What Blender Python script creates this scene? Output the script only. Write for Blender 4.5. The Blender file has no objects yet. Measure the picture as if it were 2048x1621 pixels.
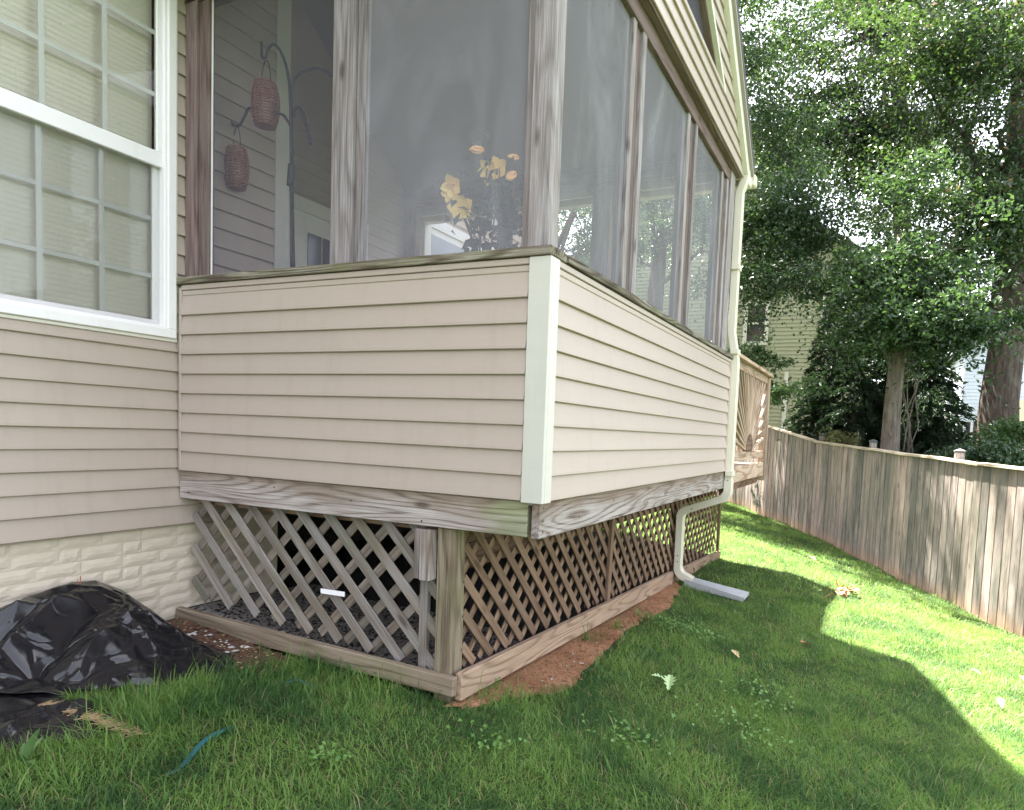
import bpy, math, random
import numpy as np
from mathutils import Matrix, Vector

random.seed(7)
rng = np.random.default_rng(11)
S = bpy.context.scene
COL = S.collection

# ------------------------------------------------------------------ camera
cam_d = bpy.data.cameras.new('camera')
cam = bpy.data.objects.new('camera', cam_d)
COL.objects.link(cam)
CAM_F, CAM_W = 1366.674, 2048.0
CX, CY = 90.0, 148.37
YAW, PIT, ROL = math.radians(25.05966), math.radians(-3.95007), math.radians(2.32166)
CPOS = np.array([-2.75355, -3.76383, 0.31926])
fw = np.array([math.cos(YAW)*math.cos(PIT), math.sin(YAW)*math.cos(PIT), math.sin(PIT)])
rt = np.array([math.sin(YAW), -math.cos(YAW), 0.0])
up = np.cross(rt, fw)
rt, up = math.cos(ROL)*rt + math.sin(ROL)*up, -math.sin(ROL)*rt + math.cos(ROL)*up
cam.matrix_world = Matrix(((rt[0], up[0], -fw[0], CPOS[0]), (rt[1], up[1], -fw[1], CPOS[1]),
                           (rt[2], up[2], -fw[2], CPOS[2]), (0, 0, 0, 1)))
cam_d.sensor_fit = 'HORIZONTAL'
cam_d.sensor_width = 36.0
cam_d.lens = 36.0*CAM_F/CAM_W
cam_d.shift_x = -CX/CAM_W
cam_d.shift_y = CY/CAM_W
cam_d.clip_start = 0.05
cam_d.clip_end = 1000.0
S.camera = cam

# ------------------------------------------------------------------ light
SUN_EL = math.radians(66.3)
SUN_AZ = math.atan2(0.518, 0.855)          # from +Y towards +X
world = bpy.data.worlds.new('World')
S.world = world
world.use_nodes = True
wn = world.node_tree.nodes
bg = wn.get('Background') or wn.new('ShaderNodeBackground')
sky = wn.new('ShaderNodeTexSky')
sky.sky_type = 'NISHITA'
sky.sun_disc = False
sky.sun_elevation = SUN_EL
sky.sun_rotation = SUN_AZ
sky.air_density = 1.0
sky.dust_density = 2.2
sky.ozone_density = 1.0
hz = wn.new('ShaderNodeHueSaturation')          # humid, milky summer sky
hz.inputs['Saturation'].default_value = 0.38
world.node_tree.links.new(sky.outputs[0], hz.inputs['Color'])
tw = wn.new('ShaderNodeMix'); tw.data_type = 'RGBA'; tw.blend_type = 'MULTIPLY'
tw.inputs[0].default_value = 1.0; tw.inputs[7].default_value = (1.035, 1.0, 0.985, 1)
world.node_tree.links.new(hz.outputs[0], tw.inputs[6])
world.node_tree.links.new(tw.outputs[2], bg.inputs[0])
bg.inputs[1].default_value = 0.085
sd = bpy.data.lights.new('sun', 'SUN')
sd.energy = 5.0
sd.angle = math.radians(0.6)
sd.color = (1.0, 0.94, 0.84)
sun = bpy.data.objects.new('sun', sd)
COL.objects.link(sun)
svec = Vector((0.518*math.cos(SUN_EL), 0.855*math.cos(SUN_EL), math.sin(SUN_EL)))
sun.rotation_euler = svec.to_track_quat('Z', 'Y').to_euler()
sun.location = (3, 4, 14)
S.view_settings.view_transform = 'Standard'
S.view_settings.look = 'None'
S.view_settings.exposure = 3.5
S.view_settings.gamma = 1.0
S.view_settings.use_curve_mapping = False
S.render.engine = 'CYCLES'
S.cycles.use_denoising = True
S.cycles.max_bounces = 8
S.cycles.diffuse_bounces = 5
S.cycles.glossy_bounces = 3
S.cycles.transmission_bounces = 6
S.cycles.transparent_max_bounces = 24

# ------------------------------------------------------------------ materials
def lin(r, g, b):
    f = lambda c: (c/255/12.92) if c/255 <= 0.04045 else ((c/255+0.055)/1.055)**2.4
    return (f(r), f(g), f(b), 1.0)

class NT:
    def __init__(s, name):
        s.m = bpy.data.materials.new(name)
        s.m.use_nodes = True
        s.t = s.m.node_tree
        s.t.nodes.clear()
        s.out = s.t.nodes.new('ShaderNodeOutputMaterial')
    def n(s, typ, **kw):
        nd = s.t.nodes.new('ShaderNode'+typ)
        for k, v in kw.items():
            if k.startswith('i_'):
                nd.inputs[k[2:].replace('_', ' ')].default_value = v
            else:
                setattr(nd, k, v)
        return nd
    def l(s, a, b): s.t.links.new(a, b)
    def math(s, op, a, b=None, c=None, clamp=False):
        nd = s.t.nodes.new('ShaderNodeMath'); nd.operation = op; nd.use_clamp = clamp
        for i, v in enumerate((a, b, c)):
            if v is None: continue
            if isinstance(v, (int, float)): nd.inputs[i].default_value = v
            else: s.l(v, nd.inputs[i])
        return nd.outputs[0]
    def mix(s, fac, a, b, blend='MIX'):
        nd = s.t.nodes.new('ShaderNodeMix'); nd.data_type = 'RGBA'; nd.blend_type = blend
        for i, v in ((0, fac), (6, a), (7, b)):
            if isinstance(v, (int, float)): nd.inputs[i].default_value = v
            elif isinstance(v, tuple): nd.inputs[i].default_value = v
            else: s.l(v, nd.inputs[i])
        return nd.outputs[2]
    def ramp(s, fac, stops):
        nd = s.t.nodes.new('ShaderNodeValToRGB')
        el = nd.color_ramp.elements
        while len(el) < len(stops): el.new(0.5)
        for e, (p, c) in zip(el, stops):
            e.position = p
            e.color = c if isinstance(c, tuple) else (c, c, c, 1)
        s.l(fac, nd.inputs[0])
        return nd.outputs[0]
    def coords(s, scale=(1, 1, 1), rand=False, kind='Object'):
        tc = s.n('TexCoord')
        src = tc.outputs[kind]
        if rand:
            oi = s.n('ObjectInfo')
            cb = s.n('CombineXYZ')
            s.l(s.math('MULTIPLY', oi.outputs['Random'], 37.0), cb.inputs[0])
            s.l(s.math('MULTIPLY', oi.outputs['Random'], 91.0), cb.inputs[1])
            s.l(s.math('MULTIPLY', oi.outputs['Random'], 53.0), cb.inputs[2])
            va = s.n('VectorMath', operation='ADD')
            s.l(src, va.inputs[0]); s.l(cb.outputs[0], va.inputs[1])
            src = va.outputs[0]
        mp = s.n('Mapping')
        mp.inputs['Scale'].default_value = scale
        s.l(src, mp.inputs[0])
        return mp.outputs[0]
    def noise(s, vec, scale, detail=4, rough=0.55, dist=0.0):
        nd = s.n('TexNoise')
        nd.inputs['Scale'].default_value = scale
        nd.inputs['Detail'].default_value = detail
        nd.inputs['Roughness'].default_value = rough
        nd.inputs['Distortion'].default_value = dist
        if vec is not None: s.l(vec, nd.inputs['Vector'])
        return nd.outputs[0]
    def bsdf(s, col, rough=0.6, spec=0.5, bump=None, bstr=0.3, bdist=0.01, **kw):
        b = s.n('BsdfPrincipled')
        if isinstance(col, tuple): b.inputs['Base Color'].default_value = col
        else: s.l(col, b.inputs['Base Color'])
        if isinstance(rough, (int, float)): b.inputs['Roughness'].default_value = rough
        else: s.l(rough, b.inputs['Roughness'])
        b.inputs['Specular IOR Level'].default_value = spec
        for k, v in kw.items(): b.inputs[k.replace('_', ' ')].default_value = v
        if bump is not None:
            bp = s.n('Bump'); bp.inputs['Strength'].default_value = bstr
            bp.inputs['Distance'].default_value = bdist
            s.l(bump, bp.inputs['Height']); s.l(bp.outputs[0], b.inputs['Normal'])
        s.l(b.outputs[0], s.out.inputs[0])
        return b

def mat_vinyl(name, col, var=0.10, rough=0.42):
    t = NT(name)
    v = t.coords((1, 1, 1))
    big = t.noise(v, 0.9, 3)
    fine = t.noise(t.coords((4, 4, 120)), 3.0, 3)
    dirt = t.noise(t.coords((6, 6, 1.2)), 2.0, 5, 0.65)
    c = t.mix(t.math('MULTIPLY', big, var*2), col, tuple(x*0.78 for x in col[:3])+(1,))
    c = t.mix(t.ramp(dirt, [(0.52, 0.0), (0.8, 0.22)]), c, tuple(x*y for x, y in zip(col[:3], (0.62, 0.6, 0.52)))+(1,))
    oi = t.n('ObjectInfo')
    hs = t.n('HueSaturation')
    t.l(t.math('MULTIPLY_ADD', oi.outputs['Random'], 0.07, 0.965), hs.inputs['Value'])
    t.l(c, hs.inputs['Color'])
    t.bsdf(hs.outputs[0], rough, 0.4, t.math('ADD', t.math('MULTIPLY', fine, 0.35), t.math('MULTIPLY', t.noise(t.coords((1.2, 1.2, 6)), 1.6, 2), 4.0)), 0.16, 0.006)
    return t.m

def mat_wood(name, light, mid, dark, rings=26.0, stain=None, green=0.0, contrast=1.0, bump=0.5, warmth=None, vary=0.42, streak=False, stainf=0.7, topstain=None, endgreen=None):
    """weathered timber with the grain along local X"""
    t = NT(name)
    v = t.coords((1, 1, 1), rand=True)
    st = t.n('Mapping'); st.inputs['Scale'].default_value = (0.55, 5.0, 5.0); t.l(v, st.inputs[0])
    n0 = t.noise(st.outputs[0], 1.3, 1.5, 0.4)
    ring = t.math('SINE', t.math('MULTIPLY', n0, rings*2.6))
    ring = t.math('MULTIPLY_ADD', ring, 0.5, 0.5)
    ring = t.math('SUBTRACT', 1.0, t.math('POWER', ring, 3.0))
    fb = t.n('Mapping'); fb.inputs['Scale'].default_value = (3.0, 150.0, 150.0); t.l(v, fb.inputs[0])
    fib = t.ramp(t.noise(fb.outputs[0], 1.0, 4, 0.65), [(0.30, 0.0), (0.70, 1.0)])
    wz = t.n('Mapping'); wz.inputs['Scale'].default_value = (1.6, 6.0, 6.0); t.l(v, wz.inputs[0])
    wea = t.noise(wz.outputs[0], 1.5, 5, 0.65)
    mod = t.noise(wz.outputs[0], 0.9, 2)
    g = t.math('ADD', t.math('MULTIPLY', t.math('MULTIPLY_ADD', t.math('MULTIPLY', ring, mod), 1.2, -0.12), 0.60*contrast), t.math('MULTIPLY_ADD', fib, 0.50, 0.12))
    c = t.ramp(g, [(0.16, dark), (0.46, mid), (0.80, light)])
    if stain is not None:
        c = t.mix(t.ramp(wea, [(0.42, 0.0), (0.66, stainf)]), c, t.mix(g, tuple(x*0.6 for x in stain[:3])+(1,), stain))
    if warmth is not None:
        oi = t.n('ObjectInfo')
        c = t.mix(t.math('MULTIPLY', oi.outputs['Random'], 0.7), c, t.mix(g, tuple(x*0.55 for x in warmth[:3])+(1,), warmth))
    if green > 0:
        gz_ = t.n('Mapping'); gz_.inputs['Scale'].default_value = (2.2, 3.0, 3.0); t.l(v, gz_.inputs[0])
        gn = t.noise(gz_.outputs[0], 1.1, 5, 0.6)
        c = t.mix(t.ramp(gn, [(0.5, 0.0), (0.7, green)]), c, t.mix(g, (0.06, 0.075, 0.02, 1), (0.19, 0.21, 0.09, 1)))
    if streak:                                   # runs of algae and grime down groups of boards
        ge = t.n('NewGeometry')
        mp2 = t.n('Mapping'); mp2.inputs['Scale'].default_value = (1.5, 1.5, 0.22); t.l(ge.outputs['Position'], mp2.inputs[0])
        s1 = t.noise(mp2.outputs[0], 1.3, 5, 0.7, 0.4)
        mp3 = t.n('Mapping'); mp3.inputs['Scale'].default_value = (9, 9, 0.8); t.l(ge.outputs['Position'], mp3.inputs[0])
        s2 = t.noise(mp3.outputs[0], 1.4, 5, 0.7)
        sm = t.math('MULTIPLY', t.ramp(s1, [(0.42, 0.0), (0.56, 1.0)]), t.ramp(s2, [(0.35, 0.25), (0.6, 1.0)]))
        c = t.mix(t.math('MULTIPLY', sm, 0.8), c, t.mix(t.noise(mp2.outputs[0], 3.0, 2), (0.085, 0.115, 0.085, 1), (0.12, 0.105, 0.09, 1)))
        c = t.mix(t.ramp(t.noise(mp3.outputs[0], 2.2, 4, 0.7), [(0.54, 0.0), (0.66, 0.85)]), c, (0.085, 0.072, 0.065, 1))
        so_ = t.n('SeparateXYZ'); t.l(t.n('TexCoord').outputs['Object'], so_.inputs[0])
        c = t.mix(t.math('MULTIPLY', t.ramp(t.math('MULTIPLY_ADD', so_.outputs[0], -0.5, t.math('MULTIPLY', s2, 0.12)), [(0.42, 0.0), (0.54, 1.0)]), 0.6), c, (0.40, 0.245, 0.155, 1))
    if topstain is not None:
        sp = t.n('SeparateXYZ'); t.l(t.n('TexCoord').outputs['Object'], sp.inputs[0])
        k = t.math('MULTIPLY_ADD', wea, 0.24, t.math('MULTIPLY_ADD', sp.outputs[1], 1.6, -0.10))
        c = t.mix(t.ramp(k, [(0.0, 0.0), (0.13, 0.75)]), c, t.mix(g, tuple(x*0.5 for x in topstain[:3])+(1,), topstain))
        if endgreen is not None:
            k = t.math('MULTIPLY_ADD', wea, 0.5, t.math('MULTIPLY_ADD', sp.outputs[0], -1.0, endgreen))
            c = t.mix(t.ramp(k, [(0.2, 0.0), (0.32, 0.65)]), c, t.mix(g, (0.10, 0.12, 0.05, 1), (0.27, 0.30, 0.16, 1)))
    # small knots / nail stains
    vo = t.n('TexVoronoi'); vo.inputs['Scale'].default_value = 1.0
    km = t.n('Mapping'); km.inputs['Scale'].default_value = (2.0, 6.0, 6.0); t.l(v, km.inputs[0]); t.l(km.outputs[0], vo.inputs['Vector'])
    c = t.mix(t.ramp(vo.outputs['Distance'], [(0.05, 0.75), (0.13, 0.0)]), c, tuple(x*0.45 for x in dark[:3])+(1,))
    hs = t.n('HueSaturation')
    oi2 = t.n('ObjectInfo')
    t.l(t.math('MULTIPLY_ADD', oi2.outputs['Random'], vary, 1.0-vary/2), hs.inputs['Value'])
    t.l(c, hs.inputs['Color'])
    t.bsdf(hs.outputs[0], 0.82, 0.2, g, bump, 0.004)
    return t.m

M = {}
M['siding'] = mat_vinyl('vinyl_siding', (0.428, 0.354, 0.306, 1))
M['cream'] = mat_vinyl('cream_vinyl_trim', (0.68, 0.655, 0.59, 1), 0.06)
M['white'] = mat_vinyl('white_vinyl', (0.79, 0.77, 0.775, 1), 0.04, 0.35)
M['greytrim'] = mat_vinyl('corner_trim_vinyl', (0.55, 0.535, 0.485, 1), 0.05, 0.38)
M['w_grey'] = mat_wood('weathered_grey_timber', (0.37, 0.335, 0.325, 1), (0.24, 0.21, 0.20, 1), (0.12, 0.095, 0.085, 1), stain=(0.20, 0.145, 0.11, 1))
M['w_band'] = mat_wood('band_board_timber', (0.43, 0.39, 0.375, 1), (0.29, 0.25, 0.232, 1), (0.13, 0.095, 0.08, 1), rings=34, stain=(0.21, 0.15, 0.11, 1), contrast=1.0, stainf=0.35, topstain=(0.24, 0.165, 0.115, 1))
M['w_banda'] = mat_wood('band_board_timber_green_end', (0.43, 0.39, 0.375, 1), (0.29, 0.25, 0.232, 1), (0.13, 0.095, 0.08, 1), rings=34, stain=(0.21, 0.15, 0.11, 1), contrast=1.0, stainf=0.35, topstain=(0.25, 0.18, 0.13, 1), endgreen=-1.02)
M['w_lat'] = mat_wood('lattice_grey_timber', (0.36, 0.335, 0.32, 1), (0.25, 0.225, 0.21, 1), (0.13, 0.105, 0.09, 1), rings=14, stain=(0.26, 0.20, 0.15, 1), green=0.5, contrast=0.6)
M['w_lat_shade'] = mat_wood('lattice_rear_shaded_timber', (0.27, 0.24, 0.21, 1), (0.185, 0.16, 0.135, 1), (0.09, 0.07, 0.055, 1), rings=14, stain=(0.22, 0.165, 0.12, 1), contrast=0.6)  # rear slats browner, and darkened to paint in the shade of their recess
M['w_latb'] = mat_wood('lattice_brown_timber', (0.29, 0.20, 0.145, 1), (0.20, 0.128, 0.085, 1), (0.10, 0.058, 0.037, 1), rings=14, stain=(0.26, 0.175, 0.125, 1), contrast=0.6)
M['w_post'] = mat_wood('support_post_timber', (0.36, 0.31, 0.23, 1), (0.26, 0.21, 0.145, 1), (0.12, 0.09, 0.06, 1), rings=30, stain=(0.27, 0.20, 0.14, 1), green=0.7, contrast=1.1)
M['w_purple'] = mat_wood('brown_stained_timber', (0.29, 0.215, 0.20, 1), (0.17, 0.115, 0.105, 1), (0.075, 0.05, 0.045, 1), rings=18, stain=(0.25, 0.20, 0.19, 1), contrast=0.45)
M['w_mull'] = mat_wood('silver_window_timber', (0.41, 0.385, 0.395, 1), (0.27, 0.245, 0.25, 1), (0.12, 0.10, 0.10, 1), rings=26, stain=(0.27, 0.225, 0.215, 1), contrast=0.45, bump=0.8)
M['w_sill'] = mat_wood('mossy_sill_timber', (0.33, 0.31, 0.25, 1), (0.17, 0.14, 0.105, 1), (0.05, 0.04, 0.03, 1), rings=30, stain=(0.09, 0.065, 0.05, 1), green=0.55, bump=0.9)
M['w_brown'] = mat_wood('brown_beam_timber', (0.27, 0.175, 0.12, 1), (0.17, 0.105, 0.07, 1), (0.08, 0.05, 0.035, 1), rings=16)
M['w_ground'] = mat_wood('ground_board_timber', (0.34, 0.28, 0.21, 1), (0.25, 0.195, 0.14, 1), (0.13, 0.095, 0.065, 1), rings=26, stain=(0.30, 0.22, 0.16, 1), green=0.35)
M['w_groundb'] = mat_wood('clay_stained_board_timber', (0.40, 0.29, 0.21, 1), (0.30, 0.21, 0.145, 1), (0.15, 0.095, 0.06, 1), rings=26, stain=(0.36, 0.25, 0.18, 1))
M['w_deck'] = mat_wood('deck_rail_timber', (0.48, 0.37, 0.28, 1), (0.34, 0.23, 0.15, 1), (0.16, 0.10, 0.06, 1), rings=16, stain=(0.40, 0.33, 0.28, 1))
M['w_fence'] = mat_wood('fence_board_timber', (0.49, 0.435, 0.405, 1), (0.32, 0.275, 0.255, 1), (0.11, 0.092, 0.082, 1), rings=12, stain=(0.19, 0.185, 0.165, 1), warmth=(0.38, 0.275, 0.225, 1), contrast=0.5, vary=0.5, streak=True)
M['w_dark'] = mat_wood('old_picket_timber', (0.12, 0.10, 0.08, 1), (0.07, 0.06, 0.05, 1), (0.03, 0.025, 0.02, 1), rings=10)
M['w_cap'] = mat_wood('fence_cap_timber', (0.56, 0.48, 0.38, 1), (0.40, 0.33, 0.25, 1), (0.2, 0.16, 0.12, 1), rings=14)

def simple(name, col, rough=0.6, spec=0.5, nscale=8.0, var=0.25, bump=0.2, bd=0.005, **kw):
    t = NT(name)
    n = t.noise(t.coords(rand=True), nscale, 5, 0.6)
    c = t.mix(t.math('MULTIPLY', n, var*2), tuple(min(1, x*1.12) for x in col[:3])+(1,), tuple(x*(1-var) for x in col[:3])+(1,))
    t.bsdf(c, rough, spec, n, bump, bd, **kw)
    return t.m
M['iron'] = simple('black_iron', (0.018, 0.02, 0.022, 1), 0.5)
M['wicker'] = simple('red_brown_wicker', (0.30, 0.10, 0.055, 1), 0.6, nscale=40)
M['candle'] = simple('candle_wax', (0.62, 0.57, 0.48, 1), 0.5)
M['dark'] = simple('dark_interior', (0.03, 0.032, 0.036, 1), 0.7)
M['drywall'] = simple('ceiling_board', (0.30, 0.27, 0.25, 1), 0.8, nscale=3)
M['blind'] = simple('cream_blind', (0.74, 0.69, 0.63, 1), 0.5, nscale=3, var=0.06)
M['shingle'] = simple('grey_shingle', (0.075, 0.07, 0.07, 1), 0.9, nscale=25, var=0.5)
M['alum'] = simple('cream_painted_metal', (0.62, 0.585, 0.49, 1), 0.35, nscale=6, var=0.08)
M['splash'] = simple('weathered_grey_plastic', (0.36, 0.37, 0.38, 1), 0.55, nscale=14, var=0.3)
M['pebble'] = simple('pale_pebble', (0.45, 0.44, 0.42, 1), 0.8, nscale=20)
M['graypebble'] = simple('grey_gravel', (0.19, 0.17, 0.155, 1), 0.8, nscale=20, var=0.5)
M['bark_chip'] = simple('bark_mulch', (0.12, 0.06, 0.035, 1), 0.9, nscale=20, var=0.5)
M['hose'] = simple('teal_hose_rubber', (0.012, 0.085, 0.095, 1), 0.35)
M['scrap'] = simple('white_plastic_strip', (0.85, 0.84, 0.86, 1), 0.4, var=0.05)
M['dryleaf'] = simple('dry_leaf', (0.36, 0.17, 0.08, 1), 0.7, nscale=30)
M['paleleaf'] = simple('pale_dry_leaf', (0.48, 0.37, 0.2, 1), 0.7, nscale=30)
M['straw'] = simple('dry_straw', (0.30, 0.21, 0.11, 1), 0.8, nscale=30)
M['chair'] = simple('grey_wicker_chair', (0.32, 0.33, 0.35, 1), 0.6, nscale=60)
M['pot'] = simple('brown_plant_pot', (0.16, 0.09, 0.06, 1), 0.6)
M['postcap'] = simple('grey_post_top', (0.075, 0.078, 0.085, 1), 0.8, nscale=30)
M['deckfloor'] = simple('porch_floor_board', (0.2, 0.17, 0.14, 1), 0.8)
M['nail'] = simple('nail_head', (0.04, 0.035, 0.03, 1), 0.5)

# painted pressed-brick foundation
def mat_brick():
    t = NT('painted_foundation')
    v = t.coords(rand=True)
    n = t.noise(v, 9.0, 5, 0.6)
    cut = t.n('Mapping'); cut.inputs['Scale'].default_value = (14, 14, 40); t.l(v, cut.inputs[0])
    n2 = t.noise(cut.outputs[0], 1.2, 4, 0.6, 0.8)
    c = t.mix(n, (0.66, 0.585, 0.485, 1), (0.53, 0.455, 0.365, 1))
    c = t.mix(t.ramp(t.noise(t.coords((1, 1, 1)), 1.7, 5), [(0.5, 0.0), (0.8, 0.5)]), c, (0.33, 0.26, 0.18, 1))
    t.bsdf(c, 0.7, 0.3, t.math('ADD', n2, t.math('MULTIPLY', n, 0.5)), 0.45, 0.010)
    return t.m
M['brick'] = mat_brick()

def mat_glass():
    t = NT('window_glass')
    fr = t.n('Fresnel'); fr.inputs[0].default_value = 1.5
    tr = t.n('BsdfTransparent'); tr.inputs[0].default_value = (0.94, 0.96, 0.95, 1)
    gl = t.n('BsdfGlossy'); gl.inputs['Roughness'].default_value = 0.02
    bp = t.n('Bump'); bp.inputs['Strength'].default_value = 0.05; bp.inputs['Distance'].default_value = 0.01
    t.l(t.noise(t.coords((1, 1, 1)), 3.0, 2), bp.inputs['Height']); t.l(bp.outputs[0], gl.inputs['Normal'])
    mx = t.n('MixShader')
    t.l(t.math('MULTIPLY', fr.outputs[0], 1.9, clamp=True), mx.inputs[0])
    t.l(tr.outputs[0], mx.inputs[1]); t.l(gl.outputs[0], mx.inputs[2]); t.l(mx.outputs[0], t.out.inputs[0])
    return t.m
M['glass'] = mat_glass()

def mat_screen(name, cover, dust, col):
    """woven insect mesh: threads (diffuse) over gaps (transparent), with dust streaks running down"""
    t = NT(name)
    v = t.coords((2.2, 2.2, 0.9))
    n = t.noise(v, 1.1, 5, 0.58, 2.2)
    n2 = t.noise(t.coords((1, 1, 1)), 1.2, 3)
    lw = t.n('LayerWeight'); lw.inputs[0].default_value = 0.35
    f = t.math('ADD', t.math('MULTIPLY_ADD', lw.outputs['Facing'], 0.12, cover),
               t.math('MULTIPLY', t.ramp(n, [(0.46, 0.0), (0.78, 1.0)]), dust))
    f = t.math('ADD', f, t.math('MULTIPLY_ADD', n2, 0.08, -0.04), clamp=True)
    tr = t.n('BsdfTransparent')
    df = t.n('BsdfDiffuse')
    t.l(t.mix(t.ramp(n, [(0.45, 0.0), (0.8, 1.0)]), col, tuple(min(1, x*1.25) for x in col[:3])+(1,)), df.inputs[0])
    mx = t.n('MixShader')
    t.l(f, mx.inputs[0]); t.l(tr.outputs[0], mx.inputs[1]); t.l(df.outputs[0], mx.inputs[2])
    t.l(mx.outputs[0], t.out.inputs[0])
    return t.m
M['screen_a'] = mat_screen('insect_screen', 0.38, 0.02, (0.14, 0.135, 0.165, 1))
M['screen_flare'] = mat_screen('flare_haze_insect_screen', 0.36, 0.03, (0.40, 0.39, 0.44, 1))  # lighter threads paint lens flare haze into the second short-side bay
M['screen_b'] = mat_screen('dusty_insect_screen', 0.33, 0.07, (0.33, 0.325, 0.36, 1))
M['screen_c'] = mat_screen('window_insect_screen', 0.17, 0.0, (0.13, 0.135, 0.145, 1))

def mat_tarp():
    t = NT('black_plastic_sheet')
    v = t.coords((1, 1, 1))
    n2 = t.noise(v, 40.0, 3, 0.6)
    dust = t.noise(v, 4.0, 6, 0.68)
    c = t.mix(t.ramp(dust, [(0.56, 0.0), (0.85, 0.4)]), (0.006, 0.006, 0.009, 1), (0.05, 0.043, 0.038, 1))
    r = t.ramp(dust, [(0.4, 0.16), (0.75, 0.36)])
    t.bsdf(c, r, 0.6, n2, 0.05, 0.01)
    return t.m
M['tarp'] = mat_tarp()

def mat_leaf(name, a, b, trans, gloss=0.42, hi=None):
    t = NT(name)
    at = t.n('Attribute'); at.attribute_name = 'rnd'
    rr = at.outputs['Fac']
    n = t.noise(t.coords((1, 1, 1)), 0.7, 3)
    k = t.math('ADD', t.math('MULTIPLY', rr, 0.65), t.math('MULTIPLY', n, 0.45), clamp=True)
    c = t.mix(k, a, b)
    if hi is not None:
        c = t.mix(t.ramp(rr, [(0.965, 0.0), (0.98, 1.0)]), c, hi)  # a few leaves coloured lighter and pinkish as painted sunlit gloss
    p = t.n('BsdfPrincipled')
    t.l(c, p.inputs['Base Color']); p.inputs['Roughness'].default_value = gloss
    p.inputs['Specular IOR Level'].default_value = 0.45
    tl = t.n('BsdfTranslucent')
    t.l(t.mix(0.6, c, trans), tl.inputs[0])
    mx = t.n('MixShader'); mx.inputs[0].default_value = 0.25
    t.l(p.outputs[0], mx.inputs[1]); t.l(tl.outputs[0], mx.inputs[2]); t.l(mx.outputs[0], t.out.inputs[0])
    return t.m
M['leaf_a'] = mat_leaf('oak_foliage', (0.010, 0.024, 0.014, 1), (0.048, 0.088, 0.036, 1), (0.11, 0.20, 0.03, 1), 0.27, (0.26, 0.15, 0.09, 1))
M['leaf_b'] = mat_leaf('maple_foliage', (0.011, 0.027, 0.016, 1), (0.050, 0.098, 0.042, 1), (0.11, 0.20, 0.04, 1), 0.27)
M['leaf_c'] = mat_leaf('conifer_foliage', (0.010, 0.026, 0.014, 1), (0.028, 0.055, 0.025, 1), (0.05, 0.10, 0.03, 1), 0.6)
M['leaf_d'] = mat_leaf('shrub_foliage', (0.03, 0.07, 0.03, 1), (0.08, 0.15, 0.05, 1), (0.15, 0.25, 0.05, 1), 0.45)
M['leaf_e'] = mat_leaf('olive_shrub_foliage', (0.10, 0.11, 0.04, 1), (0.20, 0.20, 0.08, 1), (0.25, 0.28, 0.08, 1), 0.5)
M['hib'] = mat_leaf('hibiscus_foliage', (0.016, 0.04, 0.024, 1), (0.03, 0.06, 0.035, 1), (0.06, 0.11, 0.04, 1), 0.4)
M['petal'] = simple('yellow_petal', (0.85, 0.60, 0.16, 1), 0.6, nscale=20, var=0.12)
M['petalo'] = simple('orange_petal', (0.80, 0.48, 0.20, 1), 0.6, nscale=20, var=0.15)

def mat_bark(name, a, b, sc):
    t = NT(name)
    v = t.coords((9*sc, 9*sc, 1.6*sc))
    n = t.noise(v, 1.6, 6, 0.65, 0.5)
    c = t.ramp(n, [(0.3, a), (0.7, b)])
    li = t.noise(t.coords((1, 1, 1)), 3.0, 5)
    c = t.mix(t.ramp(li, [(0.55, 0.0), (0.75, 0.35)]), c, (0.17, 0.19, 0.15, 1))
    t.bsdf(c, 0.9, 0.15, n, 1.0, 0.05)
    return t.m
M['bark'] = mat_bark('dark_bark', (0.035, 0.027, 0.024, 1), (0.13, 0.10, 0.085, 1), 1.0)
M['bark2'] = mat_bark('grey_bark', (0.09, 0.075, 0.062, 1), (0.26, 0.225, 0.19, 1), 1.6)

def mat_grass():
    t = NT('lawn_grass')
    at = t.n('Attribute'); at.attribute_name = 'rnd'
    tc = t.n('TexCoord')
    n = t.noise(tc.outputs['Object'], 1.15, 5, 0.6)
    n3 = t.noise(tc.outputs['Object'], 3.4, 4, 0.6)
    n4 = t.ramp(t.noise(tc.outputs['Object'], 2.3, 3, 0.6), [(0.40, 0.0), (0.62, 0.62)])
    k = t.math('ADD', t.math('MULTIPLY', at.outputs['Fac'], 0.55), t.math('MULTIPLY_ADD', n, 0.30, n4), clamp=True)
    c = t.ramp(k, [(0.2, (0.030, 0.085, 0.034, 1)), (0.5, (0.070, 0.170, 0.050, 1)), (0.82, (0.185, 0.315, 0.078, 1))])
    c = t.mix(t.ramp(n3, [(0.60, 0.0), (0.74, 0.6)]), c, (0.27, 0.235, 0.11, 1))
    c = t.mix(t.ramp(at.outputs['Fac'], [(0.925, 0.0), (0.94, 1.0)]), c, (0.36, 0.30, 0.16, 1))
    p = t.n('BsdfPrincipled')
    t.l(c, p.inputs['Base Color']); p.inputs['Roughness'].default_value = 0.5
    p.inputs['Specular IOR Level'].default_value = 0.22
    tl = t.n('BsdfTranslucent')
    t.l(t.mix(0.5, c, (0.22, 0.34, 0.05, 1)), tl.inputs[0])
    mx = t.n('MixShader'); mx.inputs[0].default_value = 0.45
    t.l(p.outputs[0], mx.inputs[1]); t.l(tl.outputs[0], mx.inputs[2]); t.l(mx.outputs[0], t.out.inputs[0])
    return t.m
M['grass'] = mat_grass()

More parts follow.
